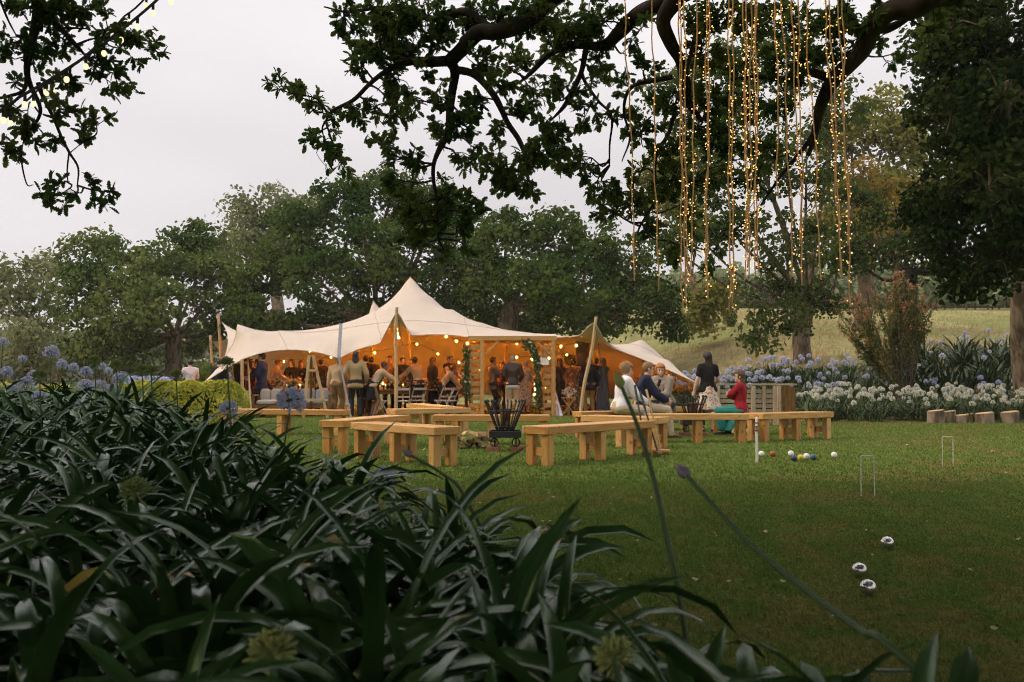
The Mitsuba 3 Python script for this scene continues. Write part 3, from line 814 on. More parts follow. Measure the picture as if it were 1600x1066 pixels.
def clump_leaves(rng, n, L, W, base, seg=9, lean=(0, 0)):
    out = []
    for i in range(n):
        q = i / n
        az = rng.random() * 2 * np.pi
        inner = q < .35
        up = rng.uniform(1.25, 1.52) if inner else rng.uniform(1.05, 1.45)
        dr_ = rng.uniform(1.0, 2.4) if inner else rng.uniform(2.2, 3.3)
        b = np.asarray(base) + [rng.normal() * .05, rng.normal() * .05, 0]
        out.append(strap(rng, L * rng.uniform(.7, 1.12), W * rng.uniform(.75, 1.2), az, up, dr_, seg, b, .8, 1.5))
    return out


erng = np.random.default_rng(31)
def bed_z0(x, y):
    return .015 + (.275 + .019 * np.minimum(y, 11) - .06 * sstep(1.8, 2.8, y) * (1 - sstep(6, 9, y))) * sstep(-.08, .5, bed_edge(y) - np.asarray(x))


spots = []
tries = 0
while tries < 14000:
    tries += 1
    y = .75 + 11.6 * erng.random() ** .7
    x = erng.uniform(-.60 * y - .8, bed_edge(y) - .16)
    dmin = .23 + .012 * y
    if math.hypot(x, y) < .95 or (y < 1.25 and abs(x) < .25) or any((x - a) ** 2 + (y - b) ** 2 < dmin * dmin for a, b in spots):
        continue
    spots.append((x, y))
for q in [(.50, .98), (.62, 1.12), (.42, 1.15), (.28, 1.32), (.50, 1.42), (.12, 1.40), (.36, 1.60), (.56, 1.24), (.48, .90), (.57, 1.02), (.68, 1.2)]:
    spots.append(q)
spots.sort(key=lambda s: s[1])
FG = 'strap-leaved foreground plants'
for i, (x, y) in enumerate(spots):
    z0 = float(bed_z0(x, y))
    big = y < 2.6
    u_ = 800 + x / y * F
    where = ('at the edge of the lawn' if bed_edge(y) - x < .45 and y > 2 else 'at the bottom right corner of the photo' if u_ > 1150 else 'along the bottom edge of the photo near its middle' if y < 2.2 and u_ > 560 else
             'in the bottom left corner of the photo' if y < 2.6 else 'in the back rows by the hedge' if y > 7.5 else 'at the left edge of the photo' if u_ < 160 else 'in the middle of the foreground bed')
    k = thing('agapanthus_plant', 'dark strap-leaved plant ' + where, 'plant', FG + ', ' + where)
    n = 34 if y < 4 else 32
    scale = erng.uniform(.88, 1.1) * (.80 if y < 1.1 else .88 if y < 1.8 and x > .1 else 1) * (.72 if bed_edge(y) - x < .35 and y > 1.5 else 1) * np.interp(y, [1, 3, 6, 9], [.95, 1.05, 1.12, 1.15])
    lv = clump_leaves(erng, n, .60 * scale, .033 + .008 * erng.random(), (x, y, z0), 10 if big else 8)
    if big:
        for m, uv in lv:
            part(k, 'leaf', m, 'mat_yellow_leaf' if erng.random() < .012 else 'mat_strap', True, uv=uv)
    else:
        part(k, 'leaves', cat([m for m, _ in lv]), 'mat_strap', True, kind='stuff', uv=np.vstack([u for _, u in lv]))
sy, st_ = np.linspace(-1, 12.5, 60), np.r_[np.linspace(0, .7, 12), 1.4, 3, 6, 12]
SX = bed_edge(np.maximum(sy, 0))[:, None] - .03 - st_[None]
bv = np.stack([SX, np.repeat(sy[:, None], 16, 1), bed_z0(SX, np.maximum(sy, 0)[:, None]) - .004], -1).reshape(-1, 3)
plain('soil', (.045, .032, .022), .95, .1)
struct('soil', (bv, np.array([[i * 16 + j, i * 16 + j + 1, i * 16 + 17 + j, i * 16 + 16 + j] for i in range(59) for j in range(15)])), 'mat_soil', True)

# flower heads
plain('petal_blue', (.50, .53, .70), .6, .3, two=True)
plain('petal_white', (.66, .66, .58), .6, .3, two=True)
plain('bud_green', (.20, .26, .08), .6, .3, two=True)
plain('bud_yellow', (.30, .33, .10), .6, .3, two=True)
plain('bud_purple', (.20, .17, .20), .6, .3, two=True)
mat('stem', princ((.055, .10, .03), .5, .4))


def floret(n=5):
    """A trumpet of petals opening along +z, one unit long."""
    vs, fs = [], []
    for i in range(n):
        a = i * 2 * np.pi / n
        c, s = math.cos(a), math.sin(a)
        R = np.array([[c, -s, 0], [s, c, 0], [0, 0, 1]])
        v = np.array([[.04, 0, 0], [.10, -.13, .5], [.10, .13, .5], [.36, -.13, .88], [.36, .13, .88], [.56, 0, .95]]) @ R.T
        vs.append(v)
        fs.append(np.array([[0, 1, 2], [1, 3, 4], [1, 4, 2], [3, 5, 4]]) + 6 * i)
    return np.vstack(vs), np.vstack(fs)


FLORET = floret()


def head_mesh(rng, r, n=64, opened=1.0):
    """Umbel: stalks and florets of an agapanthus head round the origin."""
    i = np.arange(n) + .5
    ph = np.arccos(1 - 1.55 * i / n)
    th = np.pi * (1 + 5 ** .5) * i
    d = np.stack([np.cos(th) * np.sin(ph), np.sin(th) * np.sin(ph), np.cos(ph)], 1) + rng.normal(size=(n, 3)) * .12
    d /= np.linalg.norm(d, axis=1, keepdims=True)
    rr = r * (.52 + .24 * rng.random(n))
    fl = scatter(FLORET, d * rr[:, None], rand_frames(d, rng), r * (.34 + .16 * rng.random(n)) * opened)
    st = cat([tube(np.array([[0, 0, 0], q * .55 + [0, 0, .004], q]), [r * .02, r * .016, r * .016], 3, False) for q in d * rr[:, None]])
    return fl, st


def flower(name, label, group, path, rad, hr, petal, seed, n=64, opened=1., cat_='flower'):
    rng = np.random.default_rng(seed)
    k = thing(name, label, cat_, group)
    c = curve(path, 8)
    part(k, 'stem', tube(c, np.linspace(rad * 1.15, rad * .8, len(c)), 8), 'mat_stem', True)
    fl, st = head_mesh(rng, hr, n, opened)
    R = frame_of(c[-1] - c[-4]) @ np.array([[0, 0, 1], [1, 0, 0], [0, 1, 0.]])
    part(k, 'flower_head', move(fl, R, c[-1]), petal, kind='stuff')
    part(k, 'pedicels', move(st, R, c[-1]), 'mat_stem', kind='stuff')
    return k


def bud(name, label, path, rad, size, m, seed, cat_='flower bud'):
    rng = np.random.default_rng(seed)
    k = thing(name, label, cat_)
    c = curve(path, 10)
    part(k, 'stem', tube(c, np.linspace(rad * 1.3, rad * .8, len(c)), 8), 'mat_stem', True)
    a = c[-1] - c[-3]
    R = frame_of(a) @ np.array([[0, 0, 1], [1, 0, 0], [0, 1, 0.]])
    prof = [(.001, -.1), (.22, .02), (.42, .3), (.46, .6), (.36, .95), (.18, 1.3), (.07, 1.55), (.001, 1.7)]
    v, f = lathe(np.array(prof) * size, 12)
    part(k, 'bud', move((v + (meshkit.noise(v / size * 3, seed)[:, None] - .5) * size * .12, f), R, c[-1]), m, True)
    return k


def seed_head(name, label, path, rad, r, seed):
    """A spent or half-open head: short green-yellow buds packed in a ball."""
    rng = np.random.default_rng(seed)
    k = thing(name, label, 'flower head')
    c = curve(path, 8)
    part(k, 'stem', tube(c, np.linspace(rad * 1.2, rad * .8, len(c)), 8), 'mat_stem', True)
    n = 120
    d = rng.normal(size=(n, 3)) + [0, 0, .9]
    d /= np.linalg.norm(d, axis=1, keepdims=True)
    pod = lathe(np.array([(.001, 0), (.025, .2), (.03, .5), (.075, .68), (.085, .82), (.05, .94), (.001, 1.0)]), 6)
    part(k, 'buds', scatter(pod, c[-1] + d * r * .15, rand_frames(d, rng), r * (.7 + .4 * rng.random(n))), 'mat_bud_yellow' if r < .04 else 'mat_bud_green', True, kind='stuff')
    return k


def stalk(u, v, y, gx, gy):
    """Path of a flower stem from the ground at (gx, gy) to the photograph point (u, v) at distance y."""
    t = P(u, v, y)
    b = np.array([gx, gy, 0.])
    return [b, b + (t - b) * .5 + [0, 0, .06 * t[2]], t]


bud('flower_bud', 'long stem with a closed grey bud leaning left over the lawn', [(.95, .95, .3), P(1450, 1060, 1.3), P(1345, 985, 1.45), P(1250, 915, 1.6), P(1160, 838, 1.75), P(1074, 744, 1.9)], .0052, .026, 'mat_bud_purple', 1)
bud('flower_bud', 'tall arching stem with a yellow green bud in front of the seated man in white', [(.42, 2.1, .05), P(1068, 970, 2.15), P(1046, 860, 2.2), P(1022, 750, 2.25), P(996, 665, 2.3), P(972, 606, 2.32)], .0055, .027, 'mat_bud_yellow', 2)
bud('flower_bud', 'grey green bud on a thin stem before the near left bench', [(-.22, 3.2, .1), P(770, 900, 3.2), P(725, 775, 3.3), P(690, 740, 3.35), P(643, 712, 3.4)], .0058, .026, 'mat_bud_purple', 3)
bud('flower_bud', 'pointed green bud beside the leaves right of the near left bench', [(-.3, 3.0, .1), P(745, 920, 3.0), P(722, 820, 3.02), P(714, 776, 3.03)], .005, .02, 'mat_bud_green', 4)
bud('flower_bud', 'plump yellow bud among the dark leaves below the near left bench', [(-.55, 2.7, .1), P(660, 930, 2.7), P(618, 830, 2.7), P(603, 800, 2.7)], .0055, .026, 'mat_bud_yellow', 5)
seed_head('seed_head', 'blurred yellow green flower head low at the bottom left of the bed', stalk(424, 1022, 1.35, -.22, 1.25), .006, .032, 6)
seed_head('seed_head', 'yellow green flower head at the bottom middle of the photo', stalk(962, 1030, 1.45, .2, 1.4), .006, .030, 7)
seed_head('seed_head', 'green half open head in the middle of the dark leaf bed', stalk(211, 770, 2.9, -1.1, 2.9), .006, .045, 8)
bud('flower_bud', 'green bud rising from the leaves at the middle left', stalk(482, 755, 3.3, -.62, 3.2), .005, .022, 'mat_bud_green', 9)
flower('blue_flower', 'blue agapanthus head standing before the long left bench', None, stalk(455, 628, 6.0, -1.45, 6.0), .006, .082, 'mat_petal_blue', 11)
flower('blue_flower', 'small blue agapanthus head at the left end of the long bench', None, stalk(357, 640, 6.6, -1.95, 6.5), .006, .058, 'mat_petal_blue', 12)
flower('blue_flower', 'low blue agapanthus head among leaves left of the near left bench', None, stalk(600, 748, 4.6, -.75, 4.5), .006, .055, 'mat_petal_blue', 13)
BL = [(10, 582, 8.0, .10, 'blue agapanthus head at the left edge, upper one'), (42, 600, 7.4, .12, 'large blue agapanthus head low at the left edge beside the hedge'), (20, 610, 7.8, .10, 'blue agapanthus head low in the left edge group'), (62, 622, 7.0, .11, 'lowest blue agapanthus head of the left edge group'), (35, 562, 9.0, .08, 'small blue agapanthus head above the hedge at the left'),
      (80, 552, 8.2, .13, 'tallest blue agapanthus head above the yellow hedge'), (97, 570, 8.8, .10, 'blue agapanthus head just right of the tallest one'), (115, 575, 9.0, .09, 'blue agapanthus head above the hedge top'), (135, 582, 8.2, .10, 'blue agapanthus head before the hedge, over the long stems'), (135, 606, 7.6, .13, 'big blue agapanthus head before the middle of the hedge'), (155, 605, 8.0, .12, 'blue agapanthus head right of the big one before the hedge'), (188, 592, 7.8, .12, 'blue agapanthus head at the right of the hedge group'),
      (176, 608, 8.2, .10, 'blue agapanthus head low at the right of the hedge group'), (160, 573, 10.5, .08, 'small far blue agapanthus head over the hedge'), (170, 580, 10.8, .08, 'small pale blue agapanthus head right over the hedge'), (52, 586, 8.6, .09, 'blue agapanthus head between the left edge and the tallest one'), (5, 535, 9.2, .09, 'high blue agapanthus head cut by the left edge of the photo'), (128, 632, 7.0, .09, 'blue agapanthus head sunk in the leaves before the hedge')]
for i, (u, v, y, r, lab) in enumerate(BL):
    y, r = y + 2.2, r * .60
    x = px(u, y) + erng.normal() * .12
    flower('blue_flower', lab, 'blue flower heads before the hedge', stalk(u, v, y, x, y - .1), .006, r, 'mat_petal_blue', 40 + i, 60)
for i, (u, v, y, r) in enumerate([(222, 580, 7.4, .05), (236, 582, 7.6, .055), (275, 588, 7.2, .05), (62, 590, 7.0, .055), (182, 572, 7.8, .05), (148, 566, 8.2, .06), (355, 570, 5.4, .04)]):
    k = seed_head('seed_head', ['green spent head on a tall stem before the bare hedge, left of a pair', 'green spent head on a tall stem before the bare hedge, right of a pair', 'green spent head on a tall stem near the tent tip', 'green spent head in front of the left blue flowers', 'green spent head above the hedge group of blue flowers', 'green spent head highest over the hedge', 'green spent head on a tall stem before the tent opening'][i], stalk(u, v, y, px(u, y) + .1, y - .1), .0055, r, 70 + i)
# ------------------------------------------------------------------ the stretch tent
def fabric_fn(p, n, uv):
    c = mix((.65, .565, .485), (.59, .505, .42), fbm(p[0] * .8, p[1] * .8, p[2] * 1.5, 3))
    return c * (.96 + .06 * noise(p[0] * 30, p[1] * 30, p[2] * 30))


mat('fabric', {'type': 'twosided', 'bsdf': {'type': 'bumpmap', 'arbitrary': proc(lambda p, n, uv: fbm(p[0] * 2.2 + p[2], p[1] * 1.1, p[2] * 2.2, 3), 1e-2), 'scale': .10,
                                            'bsdf': {'type': 'diffuse', 'reflectance': proc(fabric_fn)}}})
plain('seam', (.46, .40, .34), .8, .2)
plain('rope', (.05, .05, .05), .8, .2)
plain('strap_grey', (.22, .22, .24), .7, .3)
plain('steel', (.55, .55, .56), .35, .5, .9)

NI, NJ = 108, 66                         # nodes across the front and from front to back
fix = {}


def anchor(i, j, p):
    fix[int(round(i * (NI - 1))), int(round(j * (NJ - 1)))] = np.asarray(p, float)


def tp(u, v, y):
    return P(u, v, y)


# front edge, left to right
anchor(0, 0, tp(312, 603, 26.6))
anchor(.075, .012, tp(378, 561, 27.6))
anchor(.30, 0, tp(530, 560, 28.2))
anchor(.392, 0, tp(594, 536, 28.3))
anchor(.425, 0, tp(620, 487, 28.0))
anchor(.462, 0, tp(642, 524, 28.4))
anchor(.60, 0, tp(740, 528, 28.9))
anchor(.77, 0, tp(868, 528, 28.9))
anchor(.835, 0, tp(906, 524, 28.4))
anchor(.865, 0, tp(929, 503, 27.8))
anchor(.89, 0, tp(947, 538, 28.6))
anchor(1, 0, tp(1086, 597, 25.6))
# peaks inside
anchor(.105, .22, tp(371, 507, 30.5))
anchor(.455, .50, tp(641, 432, 34.0))
anchor(.375, .80, tp(583, 469, 38.0))
anchor(.955, .26, tp(1004, 530, 29.8))
anchor(.915, .14, tp(968, 541, 29.2))
anchor(.978, .13, tp(1045, 563, 27.8))
anchor(.93, .20, tp(985, 539, 29.6))
anchor(.20, .22, tp(440, 517, 30.6))
anchor(.28, .24, tp(505, 515, 31.0))
anchor(.345, .26, tp(560, 503, 31.2))
anchor(.70, .55, tp(790, 531, 35.5))
anchor(.435, .36, tp(607, 482, 31.6))
anchor(.492, .44, tp(676, 466, 33.0))
anchor(.56, .38, tp(708, 484, 32.2))
anchor(.635, .32, tp(755, 505, 31.4))
anchor(.715, .28, tp(812, 518, 31.0))
anchor(.785, .20, tp(866, 522, 30.2))
# left side and back
anchor(0, .50, tp(346, 503, 36.5))
anchor(0, .27, tp(350, 560, 33.0))
anchor(0, .78, tp(331, 534, 39.0))
anchor(0, 1, (-11.6, 41.6, .25))
for a in np.linspace(.14, 1, 8):
    anchor(a, 1, (-11.6 + 18.2 * a, 42.2 - .5 * a, .22))
anchor(1, .33, (6.5, 31.0, .12))
anchor(1, .66, (6.9, 36.5, .2))
import scipy.sparse as sp
import scipy.sparse.linalg as spl
idx = np.arange(NI * NJ).reshape(NI, NJ)
ea = np.concatenate([np.stack([idx[:-1].ravel(), idx[1:].ravel()], 1), np.stack([idx[:, :-1].ravel(), idx[:, 1:].ravel()], 1)])
q = np.ones(len(ea))
bnd = np.zeros(NI * NJ, bool)
bnd[idx[0]] = bnd[idx[-1]] = bnd[idx[:, 0]] = bnd[idx[:, -1]] = True
q[bnd[ea[:, 0]] & bnd[ea[:, 1]]] = 9.0
Cm = sp.csr_matrix((np.r_[np.ones(len(ea)), -np.ones(len(ea))], (np.r_[np.arange(len(ea)), np.arange(len(ea))], np.r_[ea[:, 0], ea[:, 1]])))
K = (Cm.T @ sp.diags(q) @ Cm).tocsr()
# a little bending stiffness rounds the peaks
Lp = (Cm.T @ Cm).tocsr()
K = K + 1.6 * (Lp.T @ Lp)
fi = np.array([idx[k] for k in fix])
fp = np.array(list(fix.values()))
free = np.setdiff1d(np.arange(NI * NJ), fi)
X = np.zeros((NI * NJ, 3))
X[fi] = fp
X[free] = spl.spsolve(K[free][:, free].tocsc(), -(K[free][:, fi] @ fp))
f4 = np.stack([idx[:-1, :-1].ravel(), idx[1:, :-1].ravel(), idx[1:, 1:].ravel(), idx[:-1, 1:].ravel()], 1)
tent = thing('stretch_tent', 'cream stretch tent with pointed peaks, open at the front, glowing orange inside', 'tent')
part(tent, 'canopy', (X, f4), 'mat_fabric', True)
# hems: a thin rolled edge all round the front
fe = X[idx[:, 0]]
part(tent, 'hem', tube(fe + [0, -.012, 0], .014, 6), 'mat_fabric', True)

nv = np.array(trimesh.Trimesh(X, np.vstack([f4[:, [0, 1, 2]], f4[:, [0, 2, 3]]]), process=False).vertex_normals)
nv *= np.sign(nv[:, 2:3].mean())
for i in (20, 42, 63, 84):
    sl = idx[i, 1:-1]
    part(tent, 'seam', tube(X[sl] + nv[sl] * .004, .011, 5), 'mat_seam', True)
for j in (14, 34):
    sl = idx[1:-1, j]
    part(tent, 'seam', tube(X[sl] + nv[sl] * .004, .009, 5), 'mat_seam', True)


def top(i, j):
    return X[idx[int(round(i * (NI - 1))), int(round(j * (NJ - 1)))]]


def pole(parent, foot, head, r0=.045, r1=.036, over=.0):
    foot, head = np.asarray(foot, float), np.asarray(head, float)
    d = head - foot
    c = curve([foot - d * .01, foot + d * .35 + wrng.normal(size=3) * .018, foot + d * .7 + wrng.normal(size=3) * .018, head + d / np.linalg.norm(d) * over], 6)
    m = tube(c, np.linspace(r0, r1, len(c)), 10)
    part(parent, 'pole', m, 'mat_pole', True, uv=grain_uv((m[0], m[1]), wrng))


pole(tent, (px(619, 27.9), 27.9, 0), top(.425, 0), .055, .042, .12)
pole(tent, (px(906, 27.6), 27.6, 0), top(.865, 0) + [.02, -.02, 0], .055, .045, .14)
pole(tent, (px(379, 27.5), 27.5, 0), top(.075, .012), .05, .045, -.02)
pole(tent, (px(352, 36.4), 36.4, 0), top(0, .5) + [-.1, 0, .05], .06, .05, .25)
pole(tent, (px(338, 38.8), 38.8, 0), top(0, .78) + [-.05, 0, .05], .06, .05, .2)
for (i, j) in [(.455, .50), (.375, .80), (.955, .26), (.105, .22), (.70, .55)]:
    h = top(i, j)
    pole(tent, (h[0], h[1], 0), h - [0, 0, .22], .05, .035, 0)
pole(tent, (px(397, 27.3), 27.1, 0), top(.115, 0.02) - [.25, 0, .05], .03, .025, 0)
for a, b, r, m in [(top(0, .78), (px(296, 36.5), 36.0, .9), .012, 'mat_rope'), (top(0, .5), (px(285, 34), 33.4, .3), .010, 'mat_rope'), (top(0, 0), (px(296, 25.6), 25.4, .02), .012, 'mat_rope'), (top(1, 0), (px(1108, 24.9), 24.7, .02), .012, 'mat_rope'),
                   (top(.865, 0), (px(955, 26.4), 26.4, .02), .007, 'mat_rope'), (top(.425, 0), (px(648, 26.6), 26.8, .02), .007, 'mat_rope')]:
    part(tent, 'guy_rope', tube(np.array([a, (np.asarray(a) + b) / 2 - [0, 0, .03], b]), r, 6), m, True)
s0, s1 = tp(533, 507, 29.4), np.array([px(549, 27.2), 27.2, .02])
sm = tp(530, 558, 28.05)
gs = part(tent, 'strap', cat([beam(s0 + [0, -.03, .02], sm + [0, -.06, 0], .10, .006, (0, -1, .6)), beam(sm + [0, -.06, 0], s1, .055, .006, (0, -1, .2))]), 'mat_strap_grey')
part(gs, 'ratchet', cat([cbox([.07, .06, .16], s1 * .82 + sm * .18), cbox([.11, .03, .03], s1 * .8 + sm * .2)]), 'mat_steel')

# ------------------------------------------------------------------ festoon bulbs inside the tent and over the lawn
def bulb_mesh(c, r):
    return ball(c, [r, r, r * 1.25], 1)


scene['glow_warm'] = {'type': 'area', 'radiance': {'type': 'rgb', 'value': [150, 66, 11]}}
LAMP = {'type': 'area', 'radiance': {'type': 'rgb', 'value': [115., 31., 1.9]}}
del scene['glow_warm']


def festoon(label, pts, nb, r=.027, sag=.12, lamp=None, group='festoon lights in the tent', drop=.06, wire=.006):
    k = thing('festoon_lights', label, 'string lights', group)
    c = []
    for a, b in zip(pts[:-1], pts[1:]):
        a, b = np.asarray(a, float), np.asarray(b, float)
        t = np.linspace(0, 1, 9)[:, None]
        c.append(a + (b - a) * t - np.array([0, 0, 1]) * sag * 4 * t * (1 - t))
    c = np.vstack(c)
    part(k, 'cable', tube(c, wire, 5), 'mat_rope', True)
    d = np.r_[0, np.cumsum(np.linalg.norm(np.diff(c, axis=0), axis=1))]
    s = (np.arange(nb) + .5) / nb * d[-1]
    q = np.stack([np.interp(s, d, c[:, i]) for i in range(3)], 1)
    part(k, 'sockets', cat([tube(np.array([p, p - [0, 0, drop - r * .9]]), r * .55, 6) for p in q]), 'mat_rope', kind='stuff')
    part(k, 'bulbs', cat([bulb_mesh(p - [0, 0, drop], r) for p in q]), 'mat_bulb', kind='stuff', emitter=lamp or LAMP)
    return k


plain('bulb', (.8, .6, .4), .3, .5)


def under(i, j, d=.12):
    return top(i, j) - [0, 0, d]


festoon('festoon lights fanning from the main peak to the front pole', [under(.43, .03, .35), under(.44, .25, .15), under(.455, .48, .9)], 9)
festoon('festoon lights from the main peak to the front right of the tent', [under(.455, .48, 1.0), under(.52, .25, .25), under(.60, .04, .2)], 9)
festoon('festoon lights from the main peak to the right corner pole', [under(.455, .48, 1.1), under(.66, .28, .3), under(.84, .06, .2)], 13)
festoon('festoon lights along the back of the tent', [under(.12, .62, .6), under(.30, .70, .6), under(.455, .66, .6), under(.66, .72, .5), under(.85, .7, .5)], 15)
festoon('festoon lights along the low left side of the tent', [under(.10, .20, .3), under(.20, .10, .1), under(.33, .14, .25), under(.375, .5, .5)], 11)
festoon('festoon lights from the rear peak to the left end', [under(.375, .78, .8), under(.25, .5, .3), under(.11, .24, .4)], 10)
festoon('festoon lights hung over the dance floor on the right', [under(.70, .53, .5), under(.80, .3, .25), under(.95, .34, .3), under(.88, .55, .5)], 10)
# festoon line crossing the top left corner of the photo
DAY = {'type': 'area', 'radiance': {'type': 'rgb', 'value': [.27, .20, .11]}}
festoon('slack festoon light string crossing the top left corner before the sky', [P(-60, 190, 6.6), P(30, 152, 6.8), P(250, -4, 7.6), P(330, -70, 7.8)], 13, .020, .05, DAY, 'festoon string in the oak', .075, .011)
festoon('second festoon light string among the leaves of the top left bough', [P(-50, 210, 7.0), P(60, 140, 7.2), P(195, 25, 8.0), P(260, -50, 8.2)], 11, .018, .05, DAY, 'festoon string in the oak', .07, .008)

# fairy lights hanging from the oak limbs
FAIRY = {'type': 'area', 'radiance': {'type': 'rgb', 'value': [.40, .22, .065]}}
mat('fairy_wire', princ((.80, .47, .17), .35, .6))  # copper tone, with the amber glow of the bulbs put into the colour
frn = np.random.default_rng(12)
ORD = 'first second third fourth fifth sixth seventh eighth ninth tenth eleventh twelfth thirteenth fourteenth fifteenth sixteenth seventeenth eighteenth nineteenth twentieth'.split() + ['twenty-first', 'twenty-second', 'twenty-third', 'twenty-fourth']
for i, (ut, ub, vb, y, dens) in enumerate([
        (974, 990, 440, 9.0, .55), (1016, 1028, 455, 9.1, .5), (1060, 1070, 445, 8.8, .6), (1068, 1074, 478, 8.8, 1), (1090, 1080, 440, 9.2, .8), (1103, 1106, 440, 8.9, 1), (1108, 1104, 470, 9.0, .9),
        (1140, 1140, 487, 8.7, 1), (1144, 1146, 480, 8.9, 1), (1160, 1168, 425, 8.8, 1), (1166, 1166, 438, 9.0, 1), (1172, 1172, 430, 8.7, 1), (1178, 1180, 432, 9.1, 1), (1184, 1184, 425, 8.9, 1), (1212, 1216, 310, 9.0, .9), (1217, 1236, 436, 8.8, 1),
        (1234, 1250, 380, 9.0, 1), (1246, 1254, 446, 8.9, 1), (1258, 1282, 438, 9.1, .9), (1286, 1312, 436, 8.8, 1), (1296, 1313, 430, 9.1, .8), (1308, 1324, 385, 8.9, 1), (1315, 1330, 480, 9.0, .7), (1064, 1066, 490, 9.3, .5)]):
    k = thing('fairy_light_string', f'warm fairy light string hanging from the oak, the {ORD[i]} counted from the left', 'fairy lights', 'hanging fairy light strings')
    vv = np.linspace(-170, vb, 34)
    w = np.cumsum(frn.normal(size=34)) * .5
    uu = ut + (ub - ut) * sstep(-100, vb, vv) + (w - np.linspace(w[0], w[-1], 34)) * .8 + 1.2 * np.sin(vv / 17 + i)
    y -= 1.0
    c = np.array([P(a, b, y) for a, b in zip(uu, vv)])
    c[:, 1] += .03 * np.sin(vv / 40 + i)
    part(k, 'wire', tube(c, .0056, 5), 'mat_fairy_wire', True)
    nb = int((c[0][2] - c[-1][2]) / .040 * dens)
    t = np.sort(frn.random(nb)) * 33
    q = np.stack([np.interp(t, np.arange(34), c[:, a]) for a in range(3)], 1)
    side = frn.normal(size=(nb, 3)) * [1, 1, .3]
    side = side / np.linalg.norm(side, axis=1, keepdims=True) * (.018 + .014 * frn.random((nb, 1)))
    part(k, 'lead', cat([tube(np.array([a, a + b]), .0018, 3, False) for a, b in zip(q, side)]), 'mat_fairy_wire', kind='stuff')
    part(k, 'bulbs', scatter(ball((0, 0, 0), 1, 0), q + side, rand_frames(side, frn), .0040 + .0024 * frn.random(nb)), 'mat_bulb', kind='stuff', emitter=FAIRY)
# ------------------------------------------------------------------ benches and the things on the lawn
def bench(name, label, p, q, width=.42, side=1, h=.485, group='low wooden benches on the lawn', frames=3):
    """p to q: the long edge that faces the camera; side +1: the bench extends to the left of p->q, -1: to the right."""
    p, q = np.array([*p, 0.]), np.array([*q, 0.])
    L = np.linalg.norm(q - p)
    d = (q - p) / L
    w = np.array([-d[1], d[0], 0]) * side
    k = thing(name, label, 'bench', group)
    th = .10
    R = np.stack([d, w if side > 0 else w, np.array([0, 0, 1.])], 1)
    if np.linalg.det(R) < 0:
        R[:, 1] *= -1
    n = 2
    for i in range(n):        # the seat: two thick planks side by side, an apron plank round the edge
        c = (p + q) / 2 + w * (.035 + (width - .07) * (i + .5) / n) + [0, 0, h - .025]
        wood(k, 'plank', cbox([L - .075, (width - .07) / n - .003, .05], c, R, .006))
    wood(k, 'apron', cbox([L, .036, th], (p + q) / 2 + w * .018 + [0, 0, h - th / 2 + .003], R, .006))
    wood(k, 'apron', cbox([L, .036, th], (p + q) / 2 + w * (width - .018) + [0, 0, h - th / 2 + .003], R, .006))
    for e in (0, 1):
        wood(k, 'apron', cbox([.036, width - .075, th], p + d * (.02 if e == 0 else L - .02) + w * width / 2 + [0, 0, h - th / 2 + .002], R, .006))
    for t in np.linspace(.10, L - .10, frames):
        for s in (.085, width - .085):
            wood(k, 'leg', cbox([.115, .115, h - th + .03], p + d * t + w * s + [0, 0, (h - th) / 2 - .016], R, .007))
        wood(k, 'crossbar', cbox([.04, width - .29, .10], p + d * t + w * width / 2 + [0, 0, .17], R, .004))
    return k


BENCH = [
    ('bench nearest at the left, its right end towards the camera', (-2.21, 13.65), (-.95, 12.17), .42, 1),
    ('bench just behind the nearest left bench, running back to the right', (-2.36, 14.15), (-1.67, 16.4), .42, 1),
    ('long bench at the far left before the white sofa', (-5.75, 19.55), (-3.22, 18.75), .42, 1),
    ('bench beside the left post of the pallet arch', (-2.27, 19.4), (-.83, 20.3), .42, 1),
    ('farthest short bench in front of the white folding chairs', (-2.55, 24.0), (-1.55, 21.3), .42, 1),
    ('bench facing the camera behind the black fire basket', (-1.29, 16.2), (.62, 16.2), .42, 1),
    ('nearest bench right of the fire basket, with mallets against it', (.44, 12.3), (2.03, 14.1), .42, 1),
    ('short bench behind the nearest right bench', (1.12, 16.2), (2.2, 15.25), .42, 1),
    ('bench on which the two young men sit', (1.25, 17.9), (3.0, 18.55), .42, 1),
    ('straight bench in front of the man in the grey jacket', (2.32, 16.75), (3.98, 16.75), .42, 1),
    ('rightmost bench with its left end towards the camera', (4.28, 16.95), (5.78, 17.9), .46, 1),
    ('bench behind the rightmost one, under the woman in red', (3.85, 19.3), (5.75, 18.85), .42, 1),
    ('bench under the man in the grey jacket', (2.35, 20.75), (3.85, 21.05), .42, 1),
]
for lab, p, q, w, s in BENCH:
    bench('wooden_bench', 'varnished ' + lab, p, q, w, s, .42 if 'under the woman' in lab else .485)

plain('iron', (.022, .022, .024), .5, .4)
mat('rust', princ(tinted((.05, .028, .018), (.13, .065, .035), 14.), .85, .2))
mat('brick', princ(tinted((.30, .13, .075), (.20, .10, .06), 20.), .9, .2))
mat('split_wood', princ(wood_fn((.60, .44, .25), (.42, .27, .13), 30.), .8, .2))
mat('log_bark', princ(bark_fn((.07, .045, .03), (.20, .14, .09)), .95, .2))


